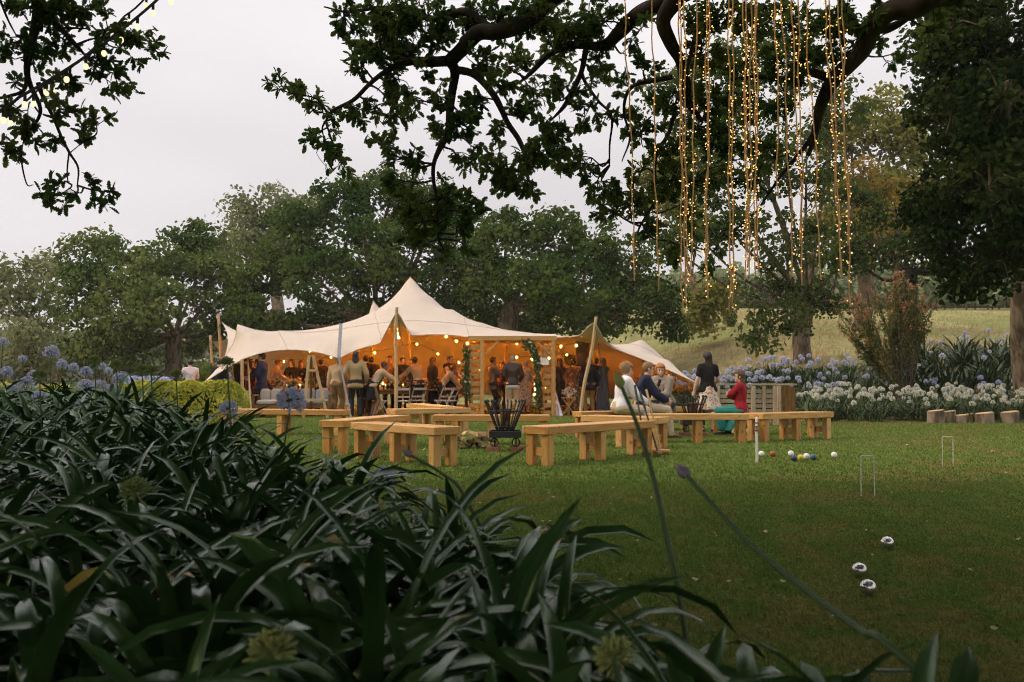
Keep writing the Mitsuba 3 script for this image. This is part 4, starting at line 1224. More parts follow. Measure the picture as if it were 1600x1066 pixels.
def fire_basket(label, c, s=1.0):
    k = thing('fire_basket', label, 'fire basket', 'iron fire baskets')
    c = np.array([*c, 0.])
    for x in (-.22, .22):
        for y in (-.14, .14):
            part(k, 'brick', cbox([.20, .10, .075], c + np.array([x, y, .036]) * [s, s, 1], rotz(.1 * x + y), .005), 'mat_brick')
    part(k, 'tray', cat([cbox([.56 * s, .46 * s, .02], c + [0, 0, .235]), cbox([.58 * s, .02, .10], c + [0, -.235 * s, .26]), cbox([.58 * s, .02, .10], c + [0, .235 * s, .26]), cbox([.02, .45 * s, .10], c + [-.285 * s, 0, .26]), cbox([.02, .45 * s, .10], c + [.285 * s, 0, .26])]), 'mat_iron')
    for x in (-.2, .2):
        t = np.linspace(0, 2 * np.pi, 15)
        part(k, 'scroll_foot', tube(np.c_[c[0] + x * s + .055 * np.cos(t), np.full(15, c[1] - .16 * s), .14 + .062 * np.sin(t)], .011, 6), 'mat_iron', True)
        part(k, 'foot', cat([tube(np.array([c + [x * s, yy * s, .07], c + [x * s, yy * s, .24]]), .012, 6) for yy in (-.15, .15)]), 'mat_iron', True)
    for z, r in ((.37, .185), (.60, .30)):
        t = np.linspace(0, 2 * np.pi, 33)
        part(k, 'hoop', tube(np.c_[c[0] + s * r * np.cos(t), c[1] + s * r * np.sin(t), np.full(33, z)], .012, 6), 'mat_iron', True)
    for i in range(14):
        a = i * 2 * np.pi / 14 + .1
        e = np.array([math.cos(a), math.sin(a), 0])
        pr = [(.15, .31), (.19, .38), (.25, .50), (.315, .62), (.36, .70), (.385, .735), (.365, .76), (.345, .735)]
        part(k, 'bar', tube(curve([c + e * r * s + [0, 0, z] for r, z in pr], 4), .0115, 6), 'mat_iron', True)
    rr = np.random.default_rng(3)
    for i in range(4):
        a = rr.random() * 6.28
        q = c + [.07 * s * math.cos(a), .07 * s * math.sin(a), .33]
        part(k, 'charred_log', tube(curve([q, q + [.05 * math.cos(a + 2), .05 * math.sin(a + 2), .30]], 5), .035, 7), 'mat_rust', True)
    return k


fire_basket('black iron fire basket on bricks between the two nearest benches', (-.10, 14.9), .80)
fire_basket('second black iron fire basket before the man in the grey jacket', (3.42, 18.9), .70)


def split_log(rng, L, r):
    """A split billet: a wedge of a round log with bark on its back."""
    a = np.linspace(-.75, .75, 6) * rng.uniform(.8, 1.3)
    prof = np.vstack([[0, 0], np.c_[r * np.cos(a), r * np.sin(a)]]) - [r * .6, 0]
    n = len(prof)
    v = np.vstack([np.c_[np.full(n, -L / 2), prof], np.c_[np.full(n, L / 2), prof * rng.uniform(.85, 1.05)]])
    f = [[i, (i + 1) % n, n + (i + 1) % n] for i in range(n)] + [[i, n + (i + 1) % n, n + i] for i in range(n)]
    f += [[0, i + 1, i] for i in range(1, n - 1)] + [[n, n + i, n + i + 1] for i in range(1, n - 1)]
    return v, np.array(f)


def log_pile(label, c, w, h, n, seed, face):
    rng = np.random.default_rng(seed)
    k = thing('log_pile', label, 'firewood pile', 'stacks of split firewood')
    rows = []
    z, i = 0, 0
    while i < n:
        m = max(2, int(w * (1 - z / h * .55) / .115))
        for j in range(m):
            if i >= n:
                break
            x = (j - (m - 1) / 2) * .115 + rng.normal() * .012
            L, r = rng.uniform(.26, .36), rng.uniform(.055, .078)
            R = rotz(face + rng.normal() * .22) @ roty(rng.normal() * .10) @ rotx(rng.random() * 6.28)
            q = np.array([*c, 0]) + rotz(face - math.pi / 2) @ np.array([x, rng.normal() * .03, .055 + z + rng.normal() * .008])
            part(k, 'log', move(split_log(rng, L, r), R, q), 'mat_split_wood' if rng.random() < .72 else 'mat_log_bark')
            i += 1
        z += .085
    return k


log_pile('pile of split firewood on the grass beside the near fire basket', (-.62, 15.55), .80, .42, 17, 1, math.pi / 2 + .25)
log_pile('low heap of split firewood by the feet of the woman in red', (4.30, 18.35), .62, .3, 16, 2, .25)

# croquet and boules
plain('white_paint', (.78, .78, .75), .45, .5)
plain('band_red', (.45, .05, .03), .5, .5)
plain('band_black', (.03, .03, .03), .5, .5)
plain('ball_blue', (.03, .05, .13), .3, .5)
plain('ball_steel_blue', (.06, .10, .17), .3, .5)
plain('ball_yellow', (.62, .50, .06), .3, .5)
plain('ball_rust', (.30, .085, .03), .3, .5)
k = thing('croquet_stake', 'white wooden croquet stake with dark and red bands standing on the lawn', 'croquet stake')
sp_ = np.array([px(1181, 12.9), 12.9, 0])
part(k, 'stake', move(lathe([(.001, -.05), (.017, -.05), (.017, .50), (.0175, .56), (.012, .58), (.001, .585)], 14), None, sp_), 'mat_white_paint', True)
for z, m in ((.40, 'mat_band_black'), (.425, 'mat_band_red'), (.45, 'mat_band_black'), (.475, 'mat_white_paint'), (.50, 'mat_band_red')):
    part(k, 'band', move(lathe([(.001, z), (.0195, z), (.0195, z + .018), (.001, z + .018)], 14), None, sp_), m, 40)
for u, v, y, m, lab in [(1188, 714, 13.75, 'white_paint', 'white croquet ball close to the stake'), (1206, 714, 13.75, 'ball_rust', 'rust brown croquet ball right of the stake'), (1234, 716, 13.8, 'white_paint', 'white croquet ball behind the dark blue ball'), (1239, 722, 13.0, 'ball_blue', 'dark blue croquet ball at the front of the cluster'),
                        (1249, 720, 13.1, 'ball_yellow', 'yellow croquet ball in the cluster'), (1258, 719, 13.3, 'white_paint', 'white croquet ball between the yellow and the steel blue ball'), (1269, 720, 13.2, 'ball_steel_blue', 'steel blue croquet ball at the right of the cluster'), (1301, 717, 13.55, 'white_paint', 'white croquet ball lying alone to the right')]:
    k = thing('croquet_ball', lab, 'croquet ball', 'croquet balls on the lawn')
    c = np.array([px(u, y), y, .046])
    put(k, ball(c, .043, 3), 'mat_' + m, True)
    if m == 'white_paint':
        part(k, 'stripe', tube(np.array([c + .0432 * np.array([math.cos(a), math.sin(a) * .5, math.sin(a) * .86]) for a in np.linspace(0, 6.283, 25)]), .004, 5, False), 'mat_band_black', True)
for (u, v, h, w, y, yaw, lab) in [(1353, 776, .375, .125, 9.15, .05, 'white wire croquet hoop, the nearer of the two'), (1478, 729, .37, .14, 12.3, .12, 'white wire croquet hoop, farther away near the right edge')]:
    k = thing('croquet_hoop', lab, 'croquet hoop', 'croquet hoops')
    c = np.array([px(u, y), y, 0])
    e = np.array([math.cos(yaw), math.sin(yaw), 0]) * w / 2
    pts = [c - e + [0, 0, -.03], c - e * .99 + [0, 0, h - .02], c - e * .93 + [0, 0, h - .004], c - e * .8 + [0, 0, h], c + e * .8 + [0, 0, h], c + e * .93 + [0, 0, h - .004], c + e * .99 + [0, 0, h - .02], c + e + [0, 0, -.03]]
    put(k, tube(np.array(pts), .0045, 8), 'mat_white_paint', True)
scene['mat_boule'] = {'type': 'principled', 'base_color': {'type': 'rgb', 'value': [.74, .72, .71]}, 'metallic': 1., 'roughness': proc(lambda p, n, uv: .16 + .22 * smoothstep(.4, .7, fbm(p[0] * 60, p[1] * 60, p[2] * 60, 2)))}
for u, y, lab in [(1382, 6.35, 'steel boule lying farthest off on the lawn'), (1338, 5.45, 'steel boule in the middle, just behind another'), (1351, 5.0, 'steel boule nearest the camera')]:
    k = thing('steel_boule', lab, 'boule', 'steel boules')
    c = np.array([px(u, y), y, .041])
    put(k, ball(c, .041, 3), 'mat_boule', True)
    R = rand_frames(np.array([[.3, -.5, .8]]) + np.random.default_rng(int(y * 100)).normal(size=(1, 3)) * .4, np.random.default_rng(3))[0]
    for z in (-.012, 0., .012):
        r = math.sqrt(.041 ** 2 - z * z)
        t = np.linspace(0, 6.2832, 33)
        part(k, 'groove', move((lambda m: m)(tube(np.c_[r * np.cos(t), r * np.sin(t), np.full(33, z)], .0012, 4, False)), R, c), 'mat_iron', True)
plain('black_rubber', (.02, .02, .022), .6, .4)
for i, (u0, v0, u1, v1, y0, y1, lab, m) in enumerate([(992, 603, 1001, 655, 14.6, 14.25, 'black mallet handle leaning on the near right bench, left one', 'mat_black_rubber'), (1000, 612, 1013, 656, 14.7, 14.3, 'black mallet handle leaning on the near right bench, right one', 'mat_black_rubber'), (1010, 609, 1032, 701, 14.6, 14.25, 'wooden croquet mallet leaning on the end of the near right bench', 'mat_pole')]):
    k = thing('croquet_mallet', lab, 'croquet mallet', 'croquet mallets')
    a, b = P(u0, v0, y0), P(u1, v1, y1)
    b = b + (b - a) * ((b[2] - .05) / (a[2] - b[2]))
    part(k, 'handle', tube(np.array([b, a + (b - a) * .3, a]), [.013, .013, .015], 8), m, True)
    part(k, 'grip', tube(np.array([a + (b - a) * .28, a * 1.0 + (a - b) * .004]), .018, 8), m, True)
    d = np.array([.9, -.3, 0]) if i == 2 else np.array([.4, .9, 0])
    d /= np.linalg.norm(d)
    part(k, 'head', tube(np.array([b - d * .12 + [0, 0, -.005], b + d * .12 + [0, 0, -.005]]), .037, 12), 'mat_pine' if i == 2 else 'mat_brown_wood', 40)

# log stumps edging the flower bed
mat('stump_bark', princ(bark_fn((.11, .08, .055), (.28, .22, .165)), .95, .2))
for u0, u1, v0, v1, y, lab in [(1446, 1474, 640, 662, 24.2, 'cut log stump at the left end of the edging'), (1471, 1492, 642, 662, 24.5, 'cut log stump second from the left'), (1490, 1512, 647, 661, 24.4, 'low split stump in the middle of the edging'), (1508, 1522, 646, 661, 24.8, 'small dark stump beside the low split one'), (1521, 1551, 643, 661, 24.2, 'cut log stump with a pale top, fourth along'), (1561, 1590, 641, 661, 24.2, 'cut log stump nearest the right edge')]:
    k = thing('log_stump', lab, 'log stump', 'log stumps edging the bed')
    c = np.array([px((u0 + u1) / 2, y), y, 0])
    r, h = (u1 - u0) / 2.2 * y / F, (v1 - v0) * .9 * y / F
    v, f = lathe([(.001, -.05), (r * 1.06, -.05), (r * 1.0, h * .3), (r * .98, h * .7), (r, h - .01), (r - .012, h), (.001, h)], 18)
    v = v * (1 + .10 * (meshkit.noise(np.c_[v[:, :2] * 5 + u0, v[:, 2] * .5], 2)[:, None] - .5) * [1, 1, .3]) + np.c_[0 * v[:, 0], 0 * v[:, 0], .12 * v[:, 0] * (v[:, 2] > h * .8)]
    part(k, 'bark', (v + c, f), 'mat_stump_bark', 40)
    part(k, 'cut_face', move(lathe([(.001, 0), (r * .93, 0), (r * .93, .006), (.001, .007)], 18), None, c + [0, 0, h + .0]) if False else ((lambda m: (m[0] + np.c_[0 * m[0][:, 0], 0 * m[0][:, 0], .12 * m[0][:, 0]] + c + [0, 0, h - .002], m[1]))(lathe([(.001, 0), (r * .92, 0), (r * .92, .008), (.001, .008)], 18))), 'mat_split_wood', uv=None)
# ------------------------------------------------------------------ furniture in and round the tent
def zb(u, y):
    return np.array([px(u, y), y, 0.])


# pallet arch
arch = thing('pallet_arch', 'orange wooden arch of two pallets on end with a beam across the top', 'arch')
y = 28.9
H = 2.19
xs = [px(734, y), px(756, y), px(849, y), px(867, y)]
for a, b in ((xs[0], xs[1]), (xs[2], xs[3])):
    left = a == xs[0]
    posts = [(b - .05, y - .06)] if left else [(b - .05, y - .06)]
    for (x, yy) in posts:
        wood(arch, 'post', cbox([.115, .10, H], (x, yy, H / 2), None, .006), 'mat_pallet')
    wood(arch, 'post', cbox([.06, .10, H - .1], (a + .03 + (0 if left else .0), y + .80, (H - .1) / 2), None, .006), 'mat_pallet')
    wood(arch, 'post', cbox([.06, .10, H - .1], (b - .05, y + .80, (H - .1) / 2), None, .006), 'mat_pallet')
    z = .10
    while z < H - .12:
        wood(arch, 'slat', cbox([(b - a) - .115, .022, .125], (a + (b - a - .115) / 2, y - .03, z), None, .003), 'mat_pallet')
        wood(arch, 'slat', cbox([.020, .86, .125], (a - .012 if left else b + .012, y + .37, z), None, .003), 'mat_pallet')
        z += .21
wood(arch, 'beam', cbox([xs[3] - xs[0] + .1, .10, .13], ((xs[0] + xs[3]) / 2, y - .06, H + .065), None, .006), 'mat_pallet')
wood(arch, 'beam', cbox([xs[3] - xs[0] + .1, .10, .10], ((xs[0] + xs[3]) / 2, y + .80, H), None, .006), 'mat_pallet')
for sx, x in ((1, xs[1]), (-1, xs[3] - .115)):
    wood(arch, 'brace', beam((x - .02 * sx, y - .055, H - .45), (x + .42 * sx, y - .055, H - .02), .06, .07, (0, 1, 0)), 'mat_pallet')


def garland(label, pts, r, seed, n=700):
    rng = np.random.default_rng(seed)
    k = thing('leaf_garland', label, 'garland', 'leaf garlands on the arch')
    c = curve(pts, 12)
    part(k, 'vine', tube(c, .012, 5), 'mat_stem', True)
    q = c[rng.integers(len(c), size=n)] + rng.normal(size=(n, 3)) * r
    nr = rng.normal(size=(n, 3)) + [0, -.6, .3]
    part(k, 'leaves', scatter(TUFT, q, rand_frames(nr, rng), .05 + .06 * rng.random(n)), 'mat_leaf_garland', kind='stuff')
    m = n // 26
    q = c[rng.integers(len(c), size=m)] + rng.normal(size=(m, 3)) * r * 1.2
    part(k, 'blossoms', scatter(FLORET, q, rand_frames(rng.normal(size=(m, 3)) + [0, -1, .3], rng), .05 + .03 * rng.random(m)), 'mat_petal_white', kind='stuff')


leaf_mat('leaf_garland', (.045, .075, .025), (.10, .13, .05), .5, .5, 4.)
garland('green leaf garland down the right pallet of the arch', [(xs[2] - .55, y - .1, H - .02), (xs[2] - .26, y - .12, H - .35), (xs[2] - .17, y - .12, H - .9), (xs[2] - .16, y - .12, .25)], .06, 1, 650)
garland('thin green garland on the outer side of the left pallet', [(xs[0] - .08, y - .1, H - .25), (xs[0] - .1, y - .12, 1.3), (xs[0] - .04, y - .12, .55)], .06, 2, 420)
k = thing('white_sign', 'small white framed sign on the right pallet of the arch', 'sign')
sc_ = np.array([px(851, y - .2), y - .17, CAMH + (592 - 565) / F * y])
part(k, 'board', cbox([.24, .012, .20], sc_, roty(.05) @ rotz(.05), .003), 'mat_white_paint')
for dx, dz, w, h in ((-.11, 0, .022, .2), (.11, 0, .022, .2), (0, .09, .2, .022), (0, -.09, .2, .022)):
    part(k, 'frame', cbox([w, .02, h], sc_ + roty(.05) @ rotz(.05) @ np.array([dx, -.008, dz]), roty(.05) @ rotz(.05), .003), 'mat_white_paint')

# A-frame easel before the sofa
k = thing('wooden_easel', 'tall pale wooden A-frame easel standing before the grey sofa', 'easel')
ya = 27.4
for a, b in (((483, 555), (474, 642)), ((489, 555), (512, 642))):
    p0, p1 = P(*a, ya + .05), P(*b, ya)
    p1[2] = 0
    wood(k, 'leg', beam(p1, p0, .075, .04, (0, -1, 0)), 'mat_pole')
wood(k, 'leg', beam((px(487, ya + .9), ya + .9, 0), P(486, 557, ya + .14), .07, .04, (0, 1, 0)), 'mat_brown_wood')
for v, a, b in ((579, 480, 494), (625, 476, 506)):
    wood(k, 'crossbar', beam(P(a, v, ya - .03), P(b, v, ya - .03), .09, .03, (0, -1, 0)) if False else cbox([(b - a) / F * ya, .03, .07], P((a + b) / 2, v, ya - .03), None, .003), 'mat_pole')

plain('cushion', (.42, .37, .31), .9, .2)
plain('cushion_grey', (.30, .32, .32), .9, .2)
plain('cloth_green', (.55, .58, .20), .9, .2)
plain('linen', (.74, .72, .76), .85, .2)


def pillow(c, s, R=None):
    v, f = ball((0, 0, 0), 1, 3)
    v = np.sign(v) * np.abs(v) ** .55
    return move((v / np.abs(v).max(0) * np.asarray(s) / 2, f), R, c)


def sofa(label, u0, u1, y, cm, yaw=0.):
    k = thing('wooden_sofa', label, 'sofa', 'wooden sofas at the tent edge')
    W = (u1 - u0) / F * y
    c = np.array([px((u0 + u1) / 2, y), y, 0])
    R = rotz(yaw)

    def b(size, at, m='mat_brown_wood', **kw):
        wood(k, kw.pop('nm'), cbox(size, c + R @ np.array(at), R, .006), m)
    b([W, .75, .10], (0, .37, .30), nm='base')
    for sx in (-1, 1):
        for yy in (.04, .70):
            b([.08, .08, .60], (sx * (W / 2 - .04), yy, .30), nm='leg')
        b([.09, .78, .045], (sx * (W / 2 - .04), .37, .62), nm='armrest')
    b([W - .17, .05, .10], (0, .72, .66), nm='back_rail')
    part(k, 'seat_cushion', pillow(c + R @ np.array([0, .34, .42]), [W - .2, .66, .15], R), cm, True)
    for sx in (-1, 1):
        part(k, 'back_cushion', pillow(c + R @ np.array([sx * (W - .2) / 4, .62, .62]), [(W - .22) / 2, .15, .36], R @ rotx(-.12)), cm, True)


sofa('low wooden armchair with a cream cushion left of the easel', 393, 438, 27.6, 'mat_cushion')
sofa('wooden sofa with pale grey cushions behind the easel', 456, 518, 28.2, 'mat_cushion_grey')
k = thing('draped_cocktail_table', 'tall round table under a pale green cloth near the left tent pole', 'table')
c = zb(374, 28.4)
part(k, 'tabletop', move(lathe([(.001, 0), (.33, 0), (.34, .012), (.33, .025), (.001, .025)], 24), None, c + [0, 0, .72]), 'mat_cloth_green', 30)
a = np.linspace(0, 2 * np.pi, 61)
rows = []
for z, r in ((.742, .345), (.60, .35), (.35, .36), (.03, .38)):
    rows.append(np.c_[c[0] + (r + .025 * (1 - z) * np.sin(a * 9)) * np.cos(a), c[1] + (r + .025 * (1 - z) * np.sin(a * 9)) * np.sin(a), np.full(61, z)])
v = np.vstack(rows)
f = np.array([[i * 61 + j, i * 61 + j + 1, (i + 1) * 61 + j + 1, (i + 1) * 61 + j] for i in range(3) for j in range(60)])
part(k, 'tablecloth', (v, f), mat('cloth_green2', {'type': 'twosided', 'bsdf': {'type': 'diffuse', 'reflectance': {'type': 'rgb', 'value': [.55, .58, .22]}}}), True)

# long dining tables with glasses, flowers and candles
glass = mat('glass', {'type': 'thindielectric'})
plain('candle', (.85, .75, .55), .5, .4)
plain('petal_warm', (.80, .55, .28), .7, .3, two=True)
FLAME = {'type': 'area', 'radiance': {'type': 'rgb', 'value': [60., 26., 5.]}}
plain('table_linen', (.70, .62, .50), .85, .2)


def long_table(label, p, q, seed, w=.9, nset=5, flowers=3):
    rng = np.random.default_rng(seed)
    k = thing('dining_table', label, 'table', 'long dining tables in the tent')
    p, q = np.array([*p, 0.]), np.array([*q, 0.])
    L = np.linalg.norm(q - p)
    R = frame_of(q - p)
    c = (p + q) / 2
    n = 4
    for i in range(n):
        wood(k, 'plank', cbox([L, w / n - .004, .04], c + R @ np.array([0, (i - (n - 1) / 2) * w / n, .74]), R, .004), 'mat_brown_wood')
    for sx in (-1, 1):
        for sy in (-1, 1):
            wood(k, 'leg', cbox([.09, .09, .72], c + R @ np.array([sx * (L / 2 - .2), sy * (w / 2 - .08), .36]), R, .005), 'mat_brown_wood')
    wood(k, 'apron', cbox([L - .3, .03, .10], c + R @ np.array([0, -(w / 2 - .06), .67]), R, .003), 'mat_brown_wood')
    for i in range(flowers):
        x = (i + .5) / flowers * L - L / 2
        g = thing('flower_vase', f'{ORD[i]} vase of {["small", "loose", "low", "full"][i % 4]} flowers on the {label}'[:200], 'table flowers', 'table flowers in the tent')
        o = c + R @ np.array([x, rng.normal() * .05, .76])
        part(g, 'vase', move(lathe([(.001, 0), (.045, 0), (.06, .05), (.05, .11), (.035, .14), (.001, .13)], 12), None, o), 'mat_candle', 40)
        m = 90
        d = rng.normal(size=(m, 3)) * [1, 1, .6]
        part(g, 'leaves', scatter(TUFT, o + [0, 0, .2] + d * .10, rand_frames(d + [0, 0, .5], rng), .06 + .05 * rng.random(m)), 'mat_leaf_garland', kind='stuff')
        m = 26
        d = rng.normal(size=(m, 3)) * [1, 1, .6]
        part(g, 'blossoms', scatter(FLORET, o + [0, 0, .25] + d * .10, rand_frames(d + [0, -.4, .8], rng), .06 + .04 * rng.random(m)), 'mat_petal_warm', kind='stuff')
    for i in range(nset):
        x = (i + .5) / nset * L - L / 2 + rng.normal() * .05
        for sy in (-1, 1):
            o = c + R @ np.array([x, sy * (w / 2 - .22) + rng.normal() * .03, .762])
            g = thing('wine_glass', 'clear stemmed wine glass on the ' + label, 'wine glass', 'wine glasses on the ' + label)
            put(g, move(lathe([(.001, 0), (.034, 0), (.034, .004), (.005, .008), (.004, .085), (.020, .10), (.038, .135), (.040, .165), (.033, .205), (.031, .205), (.037, .165), (.034, .138), (.002, .10)], 12), None, o), glass, True)
    for i in range(3):
        o = c + R @ np.array([(i - 1) * L * .28 + .12, rng.normal() * .06, .76])
        g = thing('candle', 'lit cream candle on the ' + label, 'candle', 'candles on the ' + label)
        part(g, 'wax', move(lathe([(.001, 0), (.03, 0), (.03, .12), (.001, .118)], 12), None, o), 'mat_candle', 40)
        part(g, 'flame', ball(o + [0, 0, .145], [.008, .008, .02], 1), 'mat_bulb', True, emitter=FLAME)


long_table('long flower table behind the armchair', (px(425, 29.6), 29.6), (px(500, 30.2), 30.2), 1)
long_table('long table behind the front tent pole', (px(575, 30.0), 30.0), (px(672, 30.6), 30.6), 2, flowers=3)
long_table('long table at the left of the pallet arch', (px(678, 30.6), 30.6), (px(742, 30.9), 30.9), 3, flowers=2)
long_table('long table with lit lamps behind the arch', (px(800, 33.4), 33.4), (px(858, 33.6), 33.6), 4, flowers=2)
for i, (u, v, yy) in enumerate([(828, 603, 31.2), (836, 608, 31.0), (829, 620, 31.1), (835, 617, 30.9), (702, 597, 30.4), (694, 598, 30.6), (598, 600, 29.9)]):
    g = thing('lantern', ['bright lantern high on the stand in the arch, left one', 'bright lantern high on the stand in the arch, right one', 'bright lantern low on the stand in the arch, left one', 'bright lantern low on the stand in the arch, right one', 'bright lantern on the table left of the arch, right one', 'bright lantern on the table left of the arch, left one', 'small bright lantern on the table behind the pole'][i], 'lantern', 'candle lanterns')
    o = P(u, v, yy)
    part(g, 'base', move(lathe([(.001, -.07), (.055, -.07), (.055, -.05), (.001, -.05)], 10), None, o), 'mat_iron', 40)
    part(g, 'glass', move(lathe([(.05, -.05), (.055, .06), (.045, .09)], 10), None, o), glass, True)
    part(g, 'flame', ball(o, [.022, .022, .035], 1), 'mat_bulb', True, emitter=FLAME)
k = thing('lantern_stand', 'brown wooden crate stand carrying the lanterns in the arch', 'stand')
o = P(832, 613, 31.1)
for z in (o[2] - .02, o[2] - .33):
    wood(k, 'shelf', cbox([.42, .5, .03], (o[0], o[1], z), None, .003), 'mat_brown_wood')
for sx in (-1, 1):
    wood(k, 'side_panel', cbox([.03, .5, o[2]], (o[0] + sx * .225, o[1], o[2] / 2 - .03), None, .003), 'mat_brown_wood')

# white folding chairs
chair_paint = plain('chair_white', (.40, .39, .36), .5, .4)


def folding_chair(label, u, y, yaw):
    k = thing('folding_chair', label, 'chair', 'white folding chairs at the tables')
    c = zb(u, y)
    R = rotz(yaw)

    def at(*p):
        return c + R @ np.array(p, float)
    part(k, 'seat', cbox([.40, .38, .035], at(0, 0, .44), R, .008), chair_paint)
    for sx in (-1, 1):
        part(k, 'front_leg', beam(at(sx * .21, .22, 0), at(sx * .21, -.20, .82), .022, .035, R[:, 1]), chair_paint)
        part(k, 'rear_leg', beam(at(sx * .185, -.24, 0), at(sx * .185, .14, .46), .022, .035, R[:, 1]), chair_paint)
    for z in (.56, .78):
        part(k, 'back_slat', beam(at(-.21, -.20 + (.82 - z) * .45, z), at(.21, -.20 + (.82 - z) * .45, z), .02, .07 if z > .6 else .05), chair_paint)
    part(k, 'stretcher', beam(at(-.21, .11, .22), at(.21, .11, .22), .02, .03), chair_paint)


for u, y, yaw, lab in [(594, 28.9, -1.2, 'white folding chair seen from the side left of the front pole'), (629, 28.7, .05, 'white folding chair seen from behind beside the front pole'), (652, 29.5, .6, 'white folding chair behind the guy rope'), (693, 29.4, .9, 'white folding chair left of the other by the arch'), (705, 29.2, 1.25, 'white folding chair nearest the arch'), (515, 29.4, -.9, 'white folding chair behind the man in tan trousers'), (426, 28.9, 2.4, 'white folding chair with its back to the armchair')]:
    folding_chair(lab, u, y, yaw)
# small table with white flowers, cloth easel and loudspeaker on the right
k = thing('side_table', 'small wooden side table with crossed legs right of the arch', 'table')
c = zb(888, 29.4)
wood(k, 'tabletop', cbox([.42, .42, .035], c + [0, 0, .52], None, .004), 'mat_pallet')
for sy in (-.17, .17):
    wood(k, 'leg', beam(c + [-.19, sy, 0], c + [.17, sy, .5], .035, .04, (0, 1, 0)), 'mat_pallet')
    wood(k, 'leg', beam(c + [.19, sy + .04, 0], c + [-.17, sy + .04, .5], .035, .04, (0, 1, 0)), 'mat_pallet')
wood(k, 'post', cbox([.08, .08, .5], c + [0, -.02, .25], None, .004), 'mat_pallet')
k = thing('white_flowers', 'bunch of white flowers in a pot on the small side table', 'flowers')
rng = np.random.default_rng(9)
o = c + [0, 0, .54]
part(k, 'pot', move(lathe([(.001, 0), (.05, 0), (.065, .09), (.001, .085)], 12), None, o), 'mat_candle', 40)
d = rng.normal(size=(40, 3)) * [1, 1, .5]
part(k, 'blossoms', scatter(FLORET, o + [0, 0, .15] + d * .075, rand_frames(d + [0, 0, .7], rng), .06 + .03 * rng.random(40)), 'mat_petal_white', kind='stuff')
k = thing('draped_cloth', 'pale lilac white cloth hanging in a triangle at the arch foot', 'cloth')
a0, a1, a2 = P(866, 603, 29.3), P(867, 652, 28.95), P(880, 651, 28.7)
t = np.linspace(0, 1, 14)
rows = [a0 + (a1 + (a2 - a1) * s - a0) * t[:, None] + np.c_[0 * t, -.05 * np.sin(s * 12) * t, 0 * t] for s in np.linspace(0, 1, 15)]
v = np.vstack(rows)
v[:, 2] = np.maximum(v[:, 2], .01)
vb = v + [0, .02, 0]
f = np.array([[i * 14 + j, i * 14 + j + 1, (i + 1) * 14 + j + 1, (i + 1) * 14 + j] for i in range(14) for j in range(13)])
part(k, 'drape', (v, f), mat('linen2', {'type': 'twosided', 'bsdf': {'type': 'diffuse', 'reflectance': {'type': 'rgb', 'value': [.74, .72, .77]}}}), True)
k = thing('loudspeaker', 'black loudspeaker raised on a stand right of the arch', 'loudspeaker')
o = P(909, 552, 30.5)
part(k, 'cabinet', cbox([.40, .36, .78], o, None, .012), 'mat_black_rubber')
part(k, 'grille', cbox([.36, .012, .70], o + [0, -.186, 0], None, .004), 'mat_iron')
part(k, 'stand_pole', tube(np.array([[o[0], o[1], 0], o - [0, 0, .4]]), .02, 8), 'mat_iron', True)
for i in range(3):
    a = i * 2.094 + .4
    part(k, 'leg', tube(np.array([[o[0], o[1], .55], [o[0] + .45 * math.cos(a), o[1] + .45 * math.sin(a), .0]]), .013, 6), 'mat_iron', True)
k = thing('loudspeaker', 'second black loudspeaker farther back near the tent wall', 'loudspeaker')
o = P(892, 556, 33.5)
part(k, 'cabinet', cbox([.42, .40, .62], o, None, .012), 'mat_black_rubber')
part(k, 'stand_pole', tube(np.array([[o[0], o[1], 0], o - [0, 0, .3]]), .02, 8), 'mat_iron', True)

# weathered pallet bar at the edge of the flower bed
k = thing('pallet_screen', 'weathered grey pallet bar counter behind the woman in red', 'pallet bar')
yb = 23.2
x0, x1, x2 = px(1118, yb), px(1214, yb), px(1244, yb - .2)
ztop = CAMH - (601 - 592) / F * yb
for x, w in ((x0, .08), (px(1172, yb), .10), (px(1190, yb), .07), (px(1206, yb), .10)):
    wood(k, 'post', cbox([w, .06, ztop - .03], (x + w / 2, yb - .045, (ztop - .03) / 2), None, .005), 'mat_grey_wood')
z = .10
while z < ztop - .05:
    wood(k, 'slat', cbox([x1 - x0, .022, .088], ((x0 + x1) / 2, yb, z), roty(wrng.normal() * .004), .003), 'mat_grey_wood')
    z += .115
wood(k, 'top_board', cbox([x2 - x0 + .1, .40, .035], ((x0 + x2) / 2, yb + .12, ztop), None, .004), 'mat_grey_wood')
for i in range(4):
    w = (x2 - x1 - .05) / 4
    wood(k, 'plank', cbox([w - .006, .025, ztop - .04], (x1 + .05 + w * (i + .5), yb - .06 - .006 * (i % 2), (ztop - .04) / 2), None, .003), 'mat_brown_wood')
wood(k, 'post', cbox([.09, .09, ztop - .03], (x1 + .012, yb - .07, (ztop - .03) / 2), None, .005), 'mat_grey_wood')
# ------------------------------------------------------------------ people
_usph = trimesh.creation.icosphere(subdivisions=1).vertices


def hull(*sph):
    return m3.Manifold.hull_points(np.vstack([_usph * np.asarray(r, float) + np.asarray(c, float) for c, r in sph]))


def union(ms):
    return m3.Manifold.batch_boolean(ms, m3.OpType.Add)


def finish(man, length, it=8, wr=0., freq=11., seed=0):
    m = man.refine_to_length(length).to_mesh()
    t = trimesh.Trimesh(np.array(m.vert_properties[:, :3], float), np.array(m.tri_verts), process=True)
    if it:
        trimesh.smoothing.filter_taubin(t, lamb=.5, nu=.52, iterations=it)
    v = np.array(t.vertices)
    if wr:
        n = np.array(t.vertex_normals)
        v = v + n * ((meshkit.fbm(v * [freq, freq, freq * .55] + seed * 7.3, 3, seed) - .5) * 2 * wr)[:, None]
    return v, np.array(t.faces)


